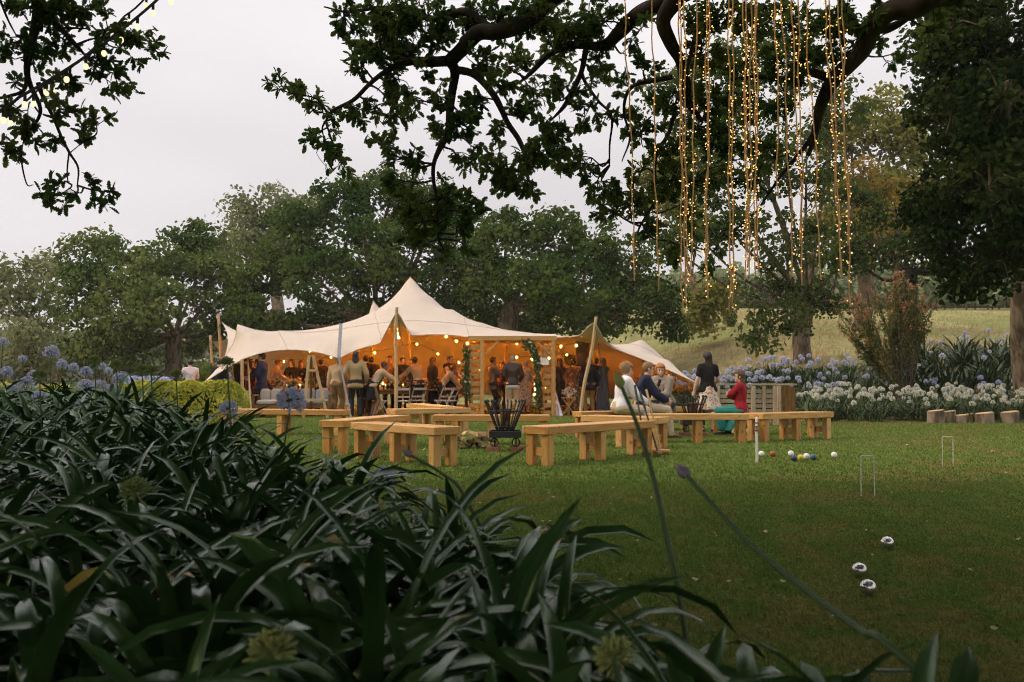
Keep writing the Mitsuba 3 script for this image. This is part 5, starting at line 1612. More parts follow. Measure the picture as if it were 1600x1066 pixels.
def ik(a, b, l1, l2, pole):
    a, b = np.asarray(a, float), np.asarray(b, float)
    d = b - a
    L = np.linalg.norm(d)
    if L > (l1 + l2) * .995:
        b = a + d / L * (l1 + l2) * .995
        d = b - a
        L = np.linalg.norm(d)
    d = d / L
    x = (l1 * l1 - l2 * l2 + L * L) / (2 * L)
    h = math.sqrt(max(l1 * l1 - x * x, 0))
    p = np.asarray(pole, float) - d * (np.asarray(pole, float) @ d)
    p /= np.linalg.norm(p) + 1e-9
    return a + d * x + p * h, b


_mats = {}


def cloth(rgb, rough=.9):
    k = tuple(rgb)
    if k not in _mats:
        _mats[k] = plain(f'cloth_{len(_mats)}', rgb, rough, .25)
    return _mats[k]


def floral_fn(bg, cs, s=16.):
    def fn(p, n, uv):
        d, e, r = voronoi(p[0] * s + p[1] * 6., p[2] * s + p[1] * 9.)
        c = mix(bg, cs[0], dr.select((d < .38) & (r > .45), 1., 0.))
        c = mix(c, cs[1], dr.select((d < .33) & (r < .25), 1., 0.))
        return mix(c, cs[2], dr.select((d < .16) & (r > .7), 1., 0.))
    return fn


mat('floral_skirt', princ(floral_fn((.62, .56, .47), [(.50, .20, .13), (.22, .24, .12), (.70, .42, .12)], 17.), .9, .2))
mat('floral_dress', princ(floral_fn((.60, .58, .54), [(.30, .34, .28), (.16, .20, .15), (.5, .45, .4)], 15.), .9, .2))
mat('floral_dark', princ(floral_fn((.10, .07, .05), [(.32, .22, .10), (.22, .12, .06), (.4, .3, .18)], 13.), .9, .2))
mat('pattern_shirt', princ(floral_fn((.60, .62, .70), [(.14, .18, .36), (.25, .30, .45), (.1, .1, .2)], 18.), .9, .2))
mat('tweed', princ(lambda p, n, uv: mix((.36, .31, .26), (.25, .21, .18), noise(p[0] * 160, p[1] * 160, p[2] * 160)), .95, .2))
mat('leather', princ((.045, .035, .032), .42, .5))
SKIN = {k: plain('skin_' + k, c, .5, .4) for k, c in dict(fair=(.62, .40, .29), tan=(.50, .30, .20), brown=(.24, .13, .08)).items()}
HAIR = {k: plain('hair_' + k, c, .5, .4) for k, c in dict(dark=(.025, .018, .013), brown=(.085, .05, .028), ginger=(.42, .17, .05), blond=(.23, .135, .06), grey=(.38, .36, .34)).items()}
NAVY, BLACK, CREAM, TAN, KHAKI, WHITE = (.022, .028, .055), (.015, .014, .016), (.46, .36, .23), (.30, .20, .10), (.55, .44, .30), (.74, .74, .76)


def person(label, xy, yaw=0., H=1.72, z0=0., skin='fair', hair='dark', hairstyle='short', clothes=(), lean=0., side=0., sit=None, hands=None, feet=None, look=0., nod=0., turn=0., det=False, female=False, group=None, knees=None, elbow=None, shoes=BLACK):
    """Local frame: +y is forward, +x the person's right. hands / feet: targets in metres for a 1.75 m figure."""
    k = thing('person', label, 'person', group)
    s = H / 1.75
    R, t = rotz(yaw), np.array([xy[0], xy[1], z0])
    hipz = .93 if sit is None else sit
    P0 = np.array([0, 0, hipz])
    B = roty(side) @ rotx(-lean) @ rotz(turn)
    up_ = lambda x, y, z: P0 + B @ np.array([x, y, z])
    sw = .155 if female else .185
    waist, chest, neck = up_(0, .01, .16), up_(0, .0, .34), up_(0, -.005, .545)
    sh = [up_(-sw, -.01, .475), up_(sw, -.01, .475)]
    hd = neck + roty(side * .6) @ rotx(-lean * .55) @ np.array([0, .025, .125])
    HR = roty(side * .6) @ rotz(look) @ rotx(-nod)
    hw = .10 if female else .09
    hip = [P0 + [-hw, 0, -.02], P0 + [hw, 0, -.02]]
    ft = feet or [(-.11, .0), (.11, .03)]
    hands = hands or [(-.27, .08, hipz - .12), (.27, .08, hipz - .12)]
    M, arms, legs = [], [], []
    for i in (0, 1):
        sx = -1 if i == 0 else 1
        el, wr = ik(sh[i], hands[i], .285, .255, B @ np.array(elbow[i] if elbow else [sx * .5, -.8, -.35]))
        arms.append((sh[i], el, wr))
        an = np.array([ft[i][0], ft[i][1], ft[i][2] if len(ft[i]) > 2 else .085])
        kn, an = ik(hip[i], an, .445, .43, np.array(knees[i] if knees else ([sx * .12, 1, .0] if sit is None else [sx * .25, .9, .8])))
        toe = np.array([kn[0] - hip[i][0], max(kn[1] - hip[i][1], .08), 0]) if sit is not None else np.array([sx * .25, 1, 0])
        toe = toe / np.linalg.norm(toe)
        legs.append((hip[i], kn, an, toe))
    # body
    ch = .105 if female else .118
    M += [hull((hip[0], (.10, .105, .10)), (hip[1], (.10, .105, .10)), (P0 + [0, 0, .03], (.13, .10, .09))), hull((P0 + [0, 0, .03], (.14, .10, .09)), (waist, (.12, .09, .09))),
          hull((waist, (.125, .09, .08)), (chest, (.155 if not female else .14, ch, .12))), hull((chest, (.15, ch, .11)), (sh[0], .06), (sh[1], .06)), hull((sh[0], .055), (neck - [0, 0, .02], .058), (sh[1], .055)),
          hull((neck - [0, 0, .03], .056), (hd - [0, .01, .06], .05))]
    hp = lambda *q: hd + HR @ np.array(q)
    cr = (.077, .094, .095)
    M += [hull((hp(0, -.018, .035), cr), (hp(0, .018, .03), (.070, .075, .085)), (hp(0, .032, -.055), (.052, .05, .045)), (hp(0, .058, -.088), (.026, .022, .022))),
          hull((hp(0, .086, .018), .009), (hp(0, .108, -.026), (.015, .012, .012)), (hp(0, .085, -.03), .014)), hull((hp(-.078, -.01, .0), (.010, .018, .03)), (hp(-.07, .0, .0), .012)), hull((hp(.078, -.01, .0), (.010, .018, .03)), (hp(.07, .0, .0), .012))]
    for i, (a, e, w) in enumerate(arms):
        sx = -1 if i == 0 else 1
        M += [hull((a, .055 if not female else .047), (e, .040)), hull((e, .042), (e + (w - e) * .3, .043), (w, .027))]
        d = (w - e) / np.linalg.norm(w - e)
        n = np.cross(d, [0, 0, 1.]) if abs(d[2]) < .9 else np.array([-sx, .25, 0])
        n = n - d * (n @ d)
        n /= np.linalg.norm(n)
        n = n * (1 if n @ np.array([-sx, .1, -.2]) > 0 else -1)
        lat = np.cross(n, d)
        lat = lat * (1 if lat[1] + .3 * lat[2] > 0 else -1)
        kn_ = w + d * .085
        M.append(hull((w, .024), (kn_ + lat * .03, .013), (kn_ - lat * .032, .012), (w + d * .04, (.03, .03, .02))))
        for off, ln in ((.031, .070), (.011, .079), (-.011, .073), (-.031, .058)):
            b = kn_ + lat * off
            m_ = b + (d * .86 + n * .5) * ln * .5
            e_ = m_ + (d * .45 + n * .9) * ln * .5
            M += [hull((b, .0105), (m_, .0095)), hull((m_, .0095), (e_, .0078))]
        b = w + d * .03 + lat * .03
        m_ = b + (d * .6 + lat * .75 + n * .25) * .042
        M += [hull((b, .013), (m_, .0105)), hull((m_, .0105), (m_ + (d * .85 + lat * .2 + n * .45) * .034, .0085))]
    for a, kn, an, toe in legs:
        M += [hull((a, .088), (kn, .055)), hull((kn, .055), (kn + (an - kn) * .35, .056), (an, .037)), hull((an - [0, 0, .02], .036), (an - [0, 0, .05] - toe * .05, .03), (an - [0, 0, .055] + toe * .10, .028), (an - [0, 0, .06] + toe * .165, .02))]
    ref = .03 if det else .055
    W = lambda m: ((m[0] * s) @ R.T + t, m[1])
    part(k, 'body', W(finish(union(M), ref, 4)), SKIN[skin], True)
    sd = int(abs(xy[0] * 37 + xy[1] * 11))
    for cl in clothes:
        nm, kind, m = cl[:3]
        o = cl[3] if len(cl) > 3 else {}
        e = o.get('e', .016)
        C = []
        if kind == 'top':
            drop = o.get('drop', .0) if sit is None else -.03
            C += [hull((hip[0] + [0, 0, -drop], (.10 + e, .105 + e, .06)), (hip[1] + [0, 0, -drop], (.10 + e, .105 + e, .06)), (waist, (.13 + e, .10 + e, .08))), hull((waist, (.13 + e, .098 + e, .08)), (chest, (.158 + e - .015 * female, ch + e, .12))),
                  hull((chest, (.152 + e - .012 * female, ch + e, .11)), (sh[0], .058 + e), (sh[1], .058 + e)), hull((sh[0], .052 + e), (neck - [0, 0, .035], .056 + e), (sh[1], .052 + e))]
            sl = o.get('sleeve', 1.)
            for a, el, w in arms:
                if sl > 0:
                    C.append(hull((a, .056 + e), (a + (el - a) * min(1, sl * 2), .044 + e)))
                if sl > .5:
                    C.append(hull((el, .045 + e), (el + (w - el) * (sl * 2 - 1) * .96, .031 + e)))
        elif kind == 'trousers':
            C.append(hull((hip[0], (.105 + e, .11 + e, .10)), (hip[1], (.105 + e, .11 + e, .10)), (P0 + [0, 0, .08], (.13 + e, .10 + e, .05))))
            ln = o.get('len', 1.)
            for a, kn, an, toe in legs:
                C += [hull((a, .09 + e), (kn, .057 + e)), hull((kn, .058 + e), (kn + (an - kn) * .4 * ln, .056 + e), (kn + (an - kn) * ln, .042 + e * 1.2))]
        elif kind == 'skirt':
            hem, r = o.get('hem', .5), o.get('r', .26)
            if sit is None or o.get('stand'):
                hc = (np.array(legs[0][2]) + np.array(legs[1][2])) / 2
                hz = np.array([hc[0] * .6, hc[1] * .6 - lean * .1, hem])
                C += [hull((P0 + [0, 0, .10], (.135 + e, .105 + e, .03)), (P0 + [0, 0, -.06], (.165 + e, .145 + e, .03))), hull((P0 + [0, 0, -.06], (.165 + e, .145 + e, .03)), (hz, (r, r * .82, .012)))]
            if sit is not None:
                a0, a1 = legs[0], legs[1]
                C += [hull((hip[0], .115 + e), (hip[1], .115 + e), (P0 + [0, 0, .1], (.13, .10, .04))), hull((a0[0], .10 + e), (a1[0], .10 + e), (a0[1], .075 + e), (a1[1], .075 + e)),
                      hull((a0[1], .075 + e), (a1[1], .075 + e), (a0[1] + (a0[2] - a0[1]) * o.get('drop', .8), .085 + e), (a1[1] + (a1[2] - a1[1]) * o.get('drop', .8), .085 + e))]
        elif kind == 'shoes':
            for a, kn, an, toe in legs:
                C.append(hull((an - [0, 0, .035], .042), (an - [0, 0, .055] - toe * .06, .032), (an - [0, 0, .055] + toe * .11, .036), (an - [0, 0, .062] + toe * .19, .024)))
        elif kind == 'apron':
            C += [hull((up_(-.08, .135, .36), .012), (up_(.08, .135, .36), .012), (up_(-.14, .135, .08), .012), (up_(.14, .135, .08), .012)), hull((up_(-.15, .14, .08), .012), (up_(.15, .14, .08), .012), (P0 + [-.17, .16, -.42], .012), (P0 + [.17, .16, -.42], .012)),
                  hull((up_(-.16, .0, .08), (.02, .12, .02)), (up_(.16, .0, .08), (.02, .12, .02)))]
        elif kind == 'lapel':
            for sx in (-1, 1):
                C.append(hull((up_(sx * .05, ch + .022, .44), .014), (up_(sx * .09, ch + .018, .36), .016), (up_(sx * .02, ch + .012, .18), .010)))
        elif kind == 'shirt_front':
            C.append(hull((up_(0, .075, .49), .03), (up_(-.035, ch + .012, .40), .012), (up_(.035, ch + .012, .40), .012), (up_(0, ch + .016, .2), .008)))
        elif kind == 'coat_tail':
            C.append(hull((hip[0] + [-.02, -.06, .05], .07), (hip[1] + [.02, -.06, .05], .07), (hip[0] + [-.06, -.14, -.36], .035), (hip[1] + [.06, -.14, -.36], .035)))
        part(k, nm, W(finish(union(C), o.get('ref', ref), 6, o.get('wr', .008 if kind != 'shoes' else 0.), o.get('f', 10.), sd + len(nm))), m if isinstance(m, str) else cloth(m), True)
    if not any(c[1] == 'shoes' for c in clothes) and shoes:
        C = [hull((an - [0, 0, .035], .042), (an - [0, 0, .055] - toe * .06, .032), (an - [0, 0, .055] + toe * .11, .036), (an - [0, 0, .062] + toe * .19, .024)) for a, kn, an, toe in legs]
        part(k, 'shoes', W(finish(union(C), ref, 3)), cloth(shoes, .5), True)
    # hair
    big = dict(short=.010, curly=.030, long=.014, bun=.010, wavy=.020, cropped=.005)[hairstyle]
    Hm = hull((hp(0, -.022, .042), (cr[0] + big, cr[1] + big, cr[2] + big * 1.1)), (hp(0, .01, .055), (.072 + big, .076 + big, .075 + big)))
    cut = m3.Manifold.cube([.30, .30, .30], True).transform(np.hstack([HR, (hp(0, .190, -.078))[:, None]]))
    low = m3.Manifold.cube([.40, .40, .20], True).transform(np.hstack([HR, (hp(0, .02, -.165))[:, None]]))
    Hm = Hm - cut - low
    if hairstyle in ('long', 'wavy'):
        Hm = Hm + hull((hp(0, -.05, .0), (.085, .06, .09)), (hp(0, -.075, -.16), (.095, .045, .08)), (hp(.0, -.07, -.27), (.08, .035, .05)))
    if hairstyle == 'bun':
        Hm = Hm + hull((hp(0, -.12, .04), .05), (hp(0, -.10, .03), .045))
    part(k, 'hair', W(finish(Hm, .03 if det else .05, 2, .012 if hairstyle in ('curly', 'wavy') else .005, 26., sd)), HAIR[hair], True)
    if det:
        for sx in (-1, 1):
            part(k, 'eye', W(ball(hp(sx * .031, .083, .012), [.012, .007, .008], 2)), cloth((.05, .035, .03)), True)
            part(k, 'eyebrow', W(tube(np.array([hp(sx * .012, .094, .034), hp(sx * .031, .092, .040), hp(sx * .05, .078, .034)]), .0045, 6)), HAIR[hair], True)
        if hair == 'ginger':
            part(k, 'beard', W(finish(hull((hp(-.045, .04, -.06), (.022, .03, .03)), (hp(.045, .04, -.06), (.022, .03, .03)), (hp(0, .066, -.095), (.032, .024, .026))), .03, 2, .004, 26., sd)), HAIR[hair], True)
        part(k, 'mouth', W(ball(hp(0, .081, -.056), [.022, .008, .006], 2)), cloth((.42, .16, .13)), True)
    return k


TOP, TR = 'top', 'trousers'
PI = math.pi
# --- the five in front of the tent
person('young man in a white shirt sitting on a bench behind the green bud', (1.93, 17.95), -1.30, 1.76, 0, 'fair', 'blond', 'curly', [('shirt', TOP, WHITE, dict(drop=.06, e=.024, wr=.012)), ('trousers', TR, KHAKI, dict(e=.022, wr=.01))],
       lean=.22, sit=.57, hands=[(-.10, .50, .66), (.16, .46, .66)], feet=[(-.16, .50), (.18, .42)], look=-.35, nod=.15, det=True, shoes=(.10, .06, .04))
person('young man in a navy blazer sitting beside the man in white', (2.37, 18.28), -1.5, 1.78, 0, 'fair', 'blond', 'short', [('shirt_front', 'shirt_front', WHITE), ('blazer', TOP, NAVY, dict(drop=.10, e=.026, wr=.010)), ('lapel', 'lapel', NAVY, dict(wr=0.)), ('trousers', TR, KHAKI, dict(e=.022, wr=.01))],
       lean=.18, sit=.57, hands=[(-.06, .44, .66), (.12, .44, .68)], feet=[(-.16, .46), (.14, .50)], look=.10, nod=.22, det=True, shoes=(.10, .06, .04))
person('ginger haired bearded man in a grey tweed jacket sitting with his hands together', (3.22, 20.82), PI - .75 + PI * 0, 1.80, 0, 'fair', 'ginger', 'curly', [('shirt', TOP, BLACK, dict(e=.012)), ('jacket', TOP, 'mat_tweed', dict(drop=.12, e=.030, wr=.012)), ('shirt_front', 'shirt_front', BLACK, dict(e=.0, wr=0.)), ('lapel', 'lapel', 'mat_tweed', dict(wr=0.)), ('coat_tail', 'coat_tail', 'mat_tweed'), ('trousers', TR, (.075, .075, .085), dict(e=.022, wr=.01))],
       lean=.30, sit=.57, hands=[(-.05, .42, .70), (.06, .44, .70)], feet=[(-.18, .42), (.24, .34)], look=-.0 + .75, nod=.05, det=True, shoes=(.16, .075, .03))
person('woman standing with her back turned in a black top and floral skirt', (3.95, 20.1), .15, 1.63, 0, 'fair', 'dark', 'wavy', [('top', TOP, BLACK, dict(e=.022, sleeve=.28, wr=.009)), ('skirt', 'skirt', 'mat_floral_skirt', dict(hem=.50, r=.33, wr=.022, f=9.))],
       hands=[(-.30, .06, .86), (.22, .26, 1.02)], feet=[(-.13, .0), (.13, .07)], det=True, female=True, look=.15, shoes=(.03, .025, .025))
person('woman in a dark red coat and teal skirt sitting with folded arms, looking left', (4.40, 19.15), 1.15, 1.60, 0, 'fair', 'brown', 'wavy', [('skirt', 'skirt', (.035, .23, .20), dict(stand=True, hem=.10, r=.24, wr=.016)), ('coat', TOP, (.28, .015, .022), dict(e=.026, drop=.10, wr=.014)), ('coat_tail', 'coat_tail', (.28, .015, .022), dict(wr=.014))],
       lean=.02, sit=.55, hands=[(.12, .27, .88), (-.12, .24, .85)], elbow=[[-.9, .0, -.5], [.9, .0, -.5]], feet=[(-.10, .36), (.12, .30)], look=.25, det=True, female=True, shoes=(.03, .025, .025))
# --- far left beyond the hedge
person('distant guest in pale pink and white standing beyond the hedge left of the tent', (px(298, 30), 30.), .6, 1.68, float(ground_z(-9.7, 30)), 'fair', 'dark', 'short', [('shirt', TOP, (.70, .62, .66), dict(e=.02)), ('trousers', TR, (.62, .62, .66))], hands=[(-.12, .28, 1.25), (.12, .28, 1.3)], shoes=TAN)


def guest(label, u, y, yaw, H=1.74, **k):
    return person(label, (px(u, y), y), yaw, H, 0, **k)


# --- guests in the tent, from the left
guest('woman in a long navy dress at the left end of the tent, back turned', 343, 28.6, .3, 1.68, hair='dark', hairstyle='bun', female=True, clothes=[('dress_top', TOP, NAVY, dict(sleeve=.5)), ('dress_skirt', 'skirt', (.02, .032, .07), dict(hem=.10, r=.30, wr=.02))])
guest('guest in a blue and white patterned shirt at the left end of the tent', 354, 29.3, -.6, 1.76, hair='brown', clothes=[('shirt', TOP, 'mat_pattern_shirt', dict(e=.022)), ('trousers', TR, KHAKI)])
guest('man in a charcoal suit behind the left tent pole, back turned', 369, 29.6, .1, 1.78, hair='brown', clothes=[('jacket', TOP, (.03, .032, .042), dict(drop=.12, e=.028)), ('trousers', TR, (.03, .03, .04))])
guest('man in a black suit right of the left tent pole', 385, 30.2, -.9, 1.80, hair='dark', skin='tan', clothes=[('jacket', TOP, BLACK, dict(drop=.12, e=.028)), ('trousers', TR, BLACK)], hands=[(-.2, .25, 1.15), (.1, .3, 1.15)])
guest('woman in a dark red dress near the left tent pole', 392, 29.0, -.5, 1.66, hair='brown', hairstyle='long', female=True, clothes=[('dress_top', TOP, (.10, .018, .02), dict(sleeve=.3)), ('dress_skirt', 'skirt', (.10, .018, .02), dict(hem=.35, r=.25, wr=.015))], hands=[(-.2, .25, 1.2), (.15, .28, 1.2)])
guest('woman in a long white dress beside the man in the navy suit', 403, 29.5, 1.4, 1.68, hair='brown', hairstyle='bun', female=True, clothes=[('dress_top', TOP, (.72, .70, .66), dict(sleeve=.0)), ('dress_skirt', 'skirt', (.72, .70, .66), dict(hem=.04, r=.40, wr=.02))], hands=[(-.18, .25, 1.1), (.15, .28, 1.15)])
guest('man in a navy suit in profile facing left at the low end of the tent', 410, 28.5, 1.45, 1.84, hair='dark', clothes=[('jacket', TOP, (.02, .026, .06), dict(drop=.12, e=.028)), ('trousers', TR, (.018, .02, .04)), ('shirt_front', 'shirt_front', WHITE)], hands=[(-.2, .28, 1.05), (.12, .32, 1.2)])
guest('man in a pale pink shirt reaching to the right over the table', 424, 30.4, -1.2, 1.74, hair='brown', lean=.35, clothes=[('shirt', TOP, (.58, .42, .36)), ('trousers', TR, NAVY)], hands=[(-.15, .62, .95), (.15, .6, .9)])
guest('woman with long hair in black behind the flower table', 456, 31.0, PI - .3, 1.70, hair='dark', hairstyle='long', female=True, clothes=[('dress_top', TOP, BLACK), ('dress_skirt', 'skirt', BLACK, dict(hem=.4))], hands=[(-.2, .35, 1.0), (.2, .35, 1.0)])
guest('fair haired woman in black leaning over the flower table', 470, 31.3, PI + .3, 1.68, hair='brown', hairstyle='long', female=True, lean=.25, clothes=[('dress_top', TOP, (.02, .02, .03)), ('dress_skirt', 'skirt', (.02, .02, .03), dict(hem=.4))], hands=[(-.2, .45, .9), (.2, .45, .9)])
guest('guest in dark clothes behind the easel', 502, 30.6, -.4, 1.72, hair='dark', clothes=[('jacket', TOP, (.03, .022, .02), dict(drop=.1, e=.028)), ('trousers', TR, BLACK)])
guest('man in a cream shirt and tan trousers standing with his back turned', 526, 28.6, -.35, 1.74, hair='grey', hairstyle='short', lean=.12, clothes=[('shirt', TOP, CREAM, dict(e=.026)), ('trousers', TR, (.22, .14, .07), dict(e=.024))], hands=[(-.32, .05, .75), (.2, .3, .95)])
guest('tall man in a beige shirt and dark trousers, back turned, beside the cream shirt', 556, 28.4, .1, 1.88, hair='dark', hairstyle='long', clothes=[('shirt', TOP, (.40, .29, .15), dict(e=.028, drop=.10)), ('trousers', TR, (.025, .022, .025), dict(e=.024))], hands=[(-.3, .12, .95), (.28, .15, .95)])
guest('dark haired guest between the beige shirt and the bending waiter', 572, 30.2, -.2, 1.80, hair='dark', clothes=[('jacket', TOP, BLACK, dict(drop=.1, e=.028)), ('trousers', TR, BLACK)])
guest('second dark haired guest just behind the bending waiter', 580, 31.2, .4, 1.80, hair='dark', skin='tan', clothes=[('jacket', TOP, (.03, .02, .018), dict(drop=.1, e=.028)), ('trousers', TR, BLACK)])
guest('waiter in a pale shirt and black apron bending to the right over the table', 582, 28.5, -1.15, 1.70, hair='dark', skin='brown', lean=.62, clothes=[('shirt', TOP, (.48, .38, .27), dict(e=.024)), ('skirt', 'skirt', BLACK, dict(hem=.5, r=.20)), ('apron', 'apron', BLACK, dict(wr=0.))], hands=[(-.1, .85, 1.08), (.15, .75, 1.0)])
guest('man in a tan shirt facing the camera behind the front tent pole', 609, 31.4, PI, 1.82, hair='dark', skin='tan', clothes=[('shirt', TOP, (.40, .25, .14)), ('trousers', TR, BLACK)], hands=[(-.15, .35, 1.0), (.2, .35, 1.0)])
guest('guest in black right of the front tent pole', 629, 31.2, PI + .4, 1.78, hair='dark', clothes=[('jacket', TOP, BLACK, dict(drop=.1, e=.028)), ('trousers', TR, BLACK)])
guest('guest in dark brown standing farther back beside the waiter', 643, 31.8, PI - .5, 1.76, hair='brown', clothes=[('jacket', TOP, (.05, .03, .02), dict(drop=.1, e=.028)), ('trousers', TR, BLACK)])
guest('waiter in a beige shirt and black apron stretching his arm to the left', 655, 29.6, .9, 1.78, hair='dark', skin='brown', lean=.30, clothes=[('shirt', TOP, (.40, .29, .17), dict(e=.024)), ('apron', 'apron', BLACK, dict(wr=0.)), ('trousers', TR, BLACK)], hands=[(-.30, .62, 1.0), (.18, .4, .95)])
guest('woman with long dark hair in black beside the beige shirted waiter', 676, 30.9, -.9, 1.76, hair='dark', hairstyle='long', female=True, clothes=[('dress_top', TOP, BLACK), ('dress_skirt', 'skirt', BLACK, dict(hem=.2))])
guest('waiter in a tan shirt stooping low to the right beside the arch', 688, 29.7, -1.25, 1.66, hair='dark', skin='brown', lean=.75, clothes=[('shirt', TOP, (.42, .31, .19), dict(e=.022)), ('trousers', TR, BLACK)], hands=[(-.1, .75, .82), (.12, .7, .8)])
guest('upright waitress in a dark waistcoat just left of the arch', 703, 30.2, PI + 1.0, 1.82, hair='dark', skin='tan', clothes=[('shirt', TOP, (.50, .38, .26)), ('waistcoat', TOP, BLACK, dict(sleeve=0., e=.028)), ('trousers', TR, BLACK)], hands=[(-.15, .35, 1.0), (.2, .3, .95)])
guest('man in a grey blazer raising a glass inside the arch, facing right', 770, 30.3, -1.3, 1.76, hair='dark', skin='tan', clothes=[('blazer', TOP, (.13, .135, .13), dict(drop=.13, e=.030)), ('trousers', TR, (.02, .02, .024), dict(e=.024)), ('shirt_front', 'shirt_front', (.35, .2, .2))], hands=[(-.12, .38, 1.22), (.1, .40, 1.28)])
guest('woman in dark red between the grey blazer and the leather jacket', 784, 31.3, PI, 1.64, hair='dark', hairstyle='long', female=True, skin='tan', clothes=[('dress_top', TOP, (.12, .03, .025), dict(sleeve=.4)), ('trousers', TR, BLACK)], hands=[(-.15, .3, 1.05), (.15, .3, 1.1)])
guest('grey haired man in a dark leather jacket and cream trousers, back turned in the arch', 801, 29.4, .12, 1.80, hair='grey', hairstyle='cropped', clothes=[('jacket', TOP, 'mat_leather', dict(e=.032, drop=.02, wr=.010)), ('shirt_tail', TOP, WHITE, dict(sleeve=0., e=.018, drop=.09)), ('trousers', TR, (.58, .48, .34), dict(e=.024))], hands=[(-.22, .2, 1.0), (.22, .2, 1.0)], feet=[(-.12, 0), (.13, .0)], shoes=TAN)
guest('white haired woman in a pale floral dress at the right side of the arch', 821, 30.6, .5, 1.66, hair='grey', hairstyle='short', female=True, clothes=[('dress_top', TOP, 'mat_floral_dress', dict(sleeve=.6)), ('dress_skirt', 'skirt', 'mat_floral_dress', dict(hem=.3, r=.27, wr=.015))])
guest('woman with long dark hair in a black dress right of the arch', 874, 30.2, .5, 1.72, hair='dark', hairstyle='long', female=True, clothes=[('dress_top', TOP, BLACK, dict(sleeve=.0)), ('dress_skirt', 'skirt', BLACK, dict(hem=.3, r=.24))])
guest('woman in a patterned brown dress right of the small side table', 896, 30.1, -.2, 1.68, hair='dark', hairstyle='bun', female=True, skin='tan', clothes=[('dress_top', TOP, 'mat_floral_dark', dict(sleeve=.4)), ('dress_skirt', 'skirt', 'mat_floral_dark', dict(hem=.12, r=.28, wr=.015))])
guest('man in a dark jacket and tan trousers behind the right tent pole', 921, 30.0, .2, 1.76, hair='dark', clothes=[('jacket', TOP, (.018, .02, .035), dict(drop=.12, e=.028)), ('trousers', TR, (.34, .20, .07))])
guest('guest in a brown jacket between the right pole and the woman in blue', 932, 31.2, -.6, 1.74, hair='brown', clothes=[('jacket', TOP, (.06, .035, .025), dict(drop=.1, e=.028)), ('trousers', TR, BLACK)])
guest('woman in a long slate blue dress right of the tent pole', 942, 30.2, .6, 1.72, hair='brown', hairstyle='long', female=True, clothes=[('dress_top', TOP, (.06, .085, .13), dict(sleeve=.0)), ('dress_skirt', 'skirt', (.06, .085, .13), dict(hem=.08, r=.26, wr=.015))])
# ------------------------------------------------------------------ hedge, shrub and the flower bed on the right
def leafy_box(k, name, path, w, h, z0, n, size, m, seed, bump=.30):
    rng = np.random.default_rng(seed)
    path = np.asarray(path, float)
    d = np.r_[0, np.cumsum(np.linalg.norm(np.diff(path, axis=0), axis=1))]
    s = rng.random(n) * d[-1]
    c = np.stack([np.interp(s, d, path[:, i]) for i in (0, 1)], 1)
    tg = np.stack([np.interp(np.minimum(s + .1, d[-1]), d, path[:, i]) - np.interp(s - .1, d, path[:, i]) for i in (0, 1)], 1)
    tg /= np.linalg.norm(tg, axis=1, keepdims=True)
    nn = np.c_[-tg[:, 1], tg[:, 0]]
    face = rng.random(n)
    a = np.where(face < .42, rng.uniform(-1, 1, n), np.sign(rng.random(n) - .5))
    z = np.where(face < .42, 1., rng.random(n))
    dep = 1 - .10 * rng.random(n) ** 2
    q = np.c_[c + nn * (a * dep * w / 2)[:, None], z0 + z * dep * h]
    q += (meshkit.noise(q * 2.2, seed)[:, None] - .5) * bump * np.c_[nn * np.sign(a)[:, None], np.ones(n)]
    nr = np.c_[nn * (a * (face >= .42))[:, None], (face < .42) * 1.] + rng.normal(size=(n, 3)) * .55 + [0, 0, .25]
    part(k, name, scatter(TUFT, q, rand_frames(nr, rng), size * (.6 + .8 * rng.random(n))), m, kind='stuff')
    L = np.linspace(0, 1, 12)
    pc = np.stack([np.interp(L * d[-1], d, path[:, i]) for i in (0, 1)], 1)
    for i in range(11):
        part(k, 'stem', tube(np.array([[*pc[i], 0.], [pc[i][0] + .1, pc[i][1] + .05, h * .7]]), [.04, .015], 5), 'mat_bark', True)
    return k


leaf_mat('leaf_golden', (.36, .39, .06), (.58, .55, .09), .5, .6, 2.5)
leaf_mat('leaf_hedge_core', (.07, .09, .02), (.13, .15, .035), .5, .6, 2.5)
k = thing('clipped_hedge', 'clipped yellow green hedge left of the tent', 'hedge')
path = [(px(-60, 19), 19.0), (px(60, 19.5), 19.5), (px(200, 20.5), 20.5), (px(300, 21.5), 21.5), (px(356, 22.5), 22.5)]
leafy_box(k, 'leaves', path, 1.2, .92, .0, 26000, .062, 'mat_leaf_golden', 1)
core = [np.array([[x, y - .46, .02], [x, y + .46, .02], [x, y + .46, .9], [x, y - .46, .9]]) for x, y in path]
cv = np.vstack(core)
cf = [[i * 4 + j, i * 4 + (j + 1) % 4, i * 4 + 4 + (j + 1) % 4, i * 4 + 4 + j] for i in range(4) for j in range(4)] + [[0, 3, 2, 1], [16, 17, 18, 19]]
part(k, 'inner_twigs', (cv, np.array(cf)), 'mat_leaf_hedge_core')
k = thing('clipped_hedge', 'lower near part of the yellow green hedge behind the big blue flowers', 'hedge')
leafy_box(k, 'leaves', [(px(-80, 15.2), 15.2), (px(40, 15.4), 15.4), (px(95, 16), 16.0)], 1.0, .86, .0, 9000, .062, 'mat_leaf_golden', 2)
k = thing('round_bush', 'dark green bush with white flowers behind the left tent corner', 'bush')
rng = np.random.default_rng(4)
o = P(322, 580, 33)
n = 1600
d = rng.normal(size=(n, 3))
d /= np.linalg.norm(d, axis=1, keepdims=True)
q = np.array([o[0], o[1], .9]) + d * (rng.random((n, 1)) ** .3) * [.8, .7, .75]
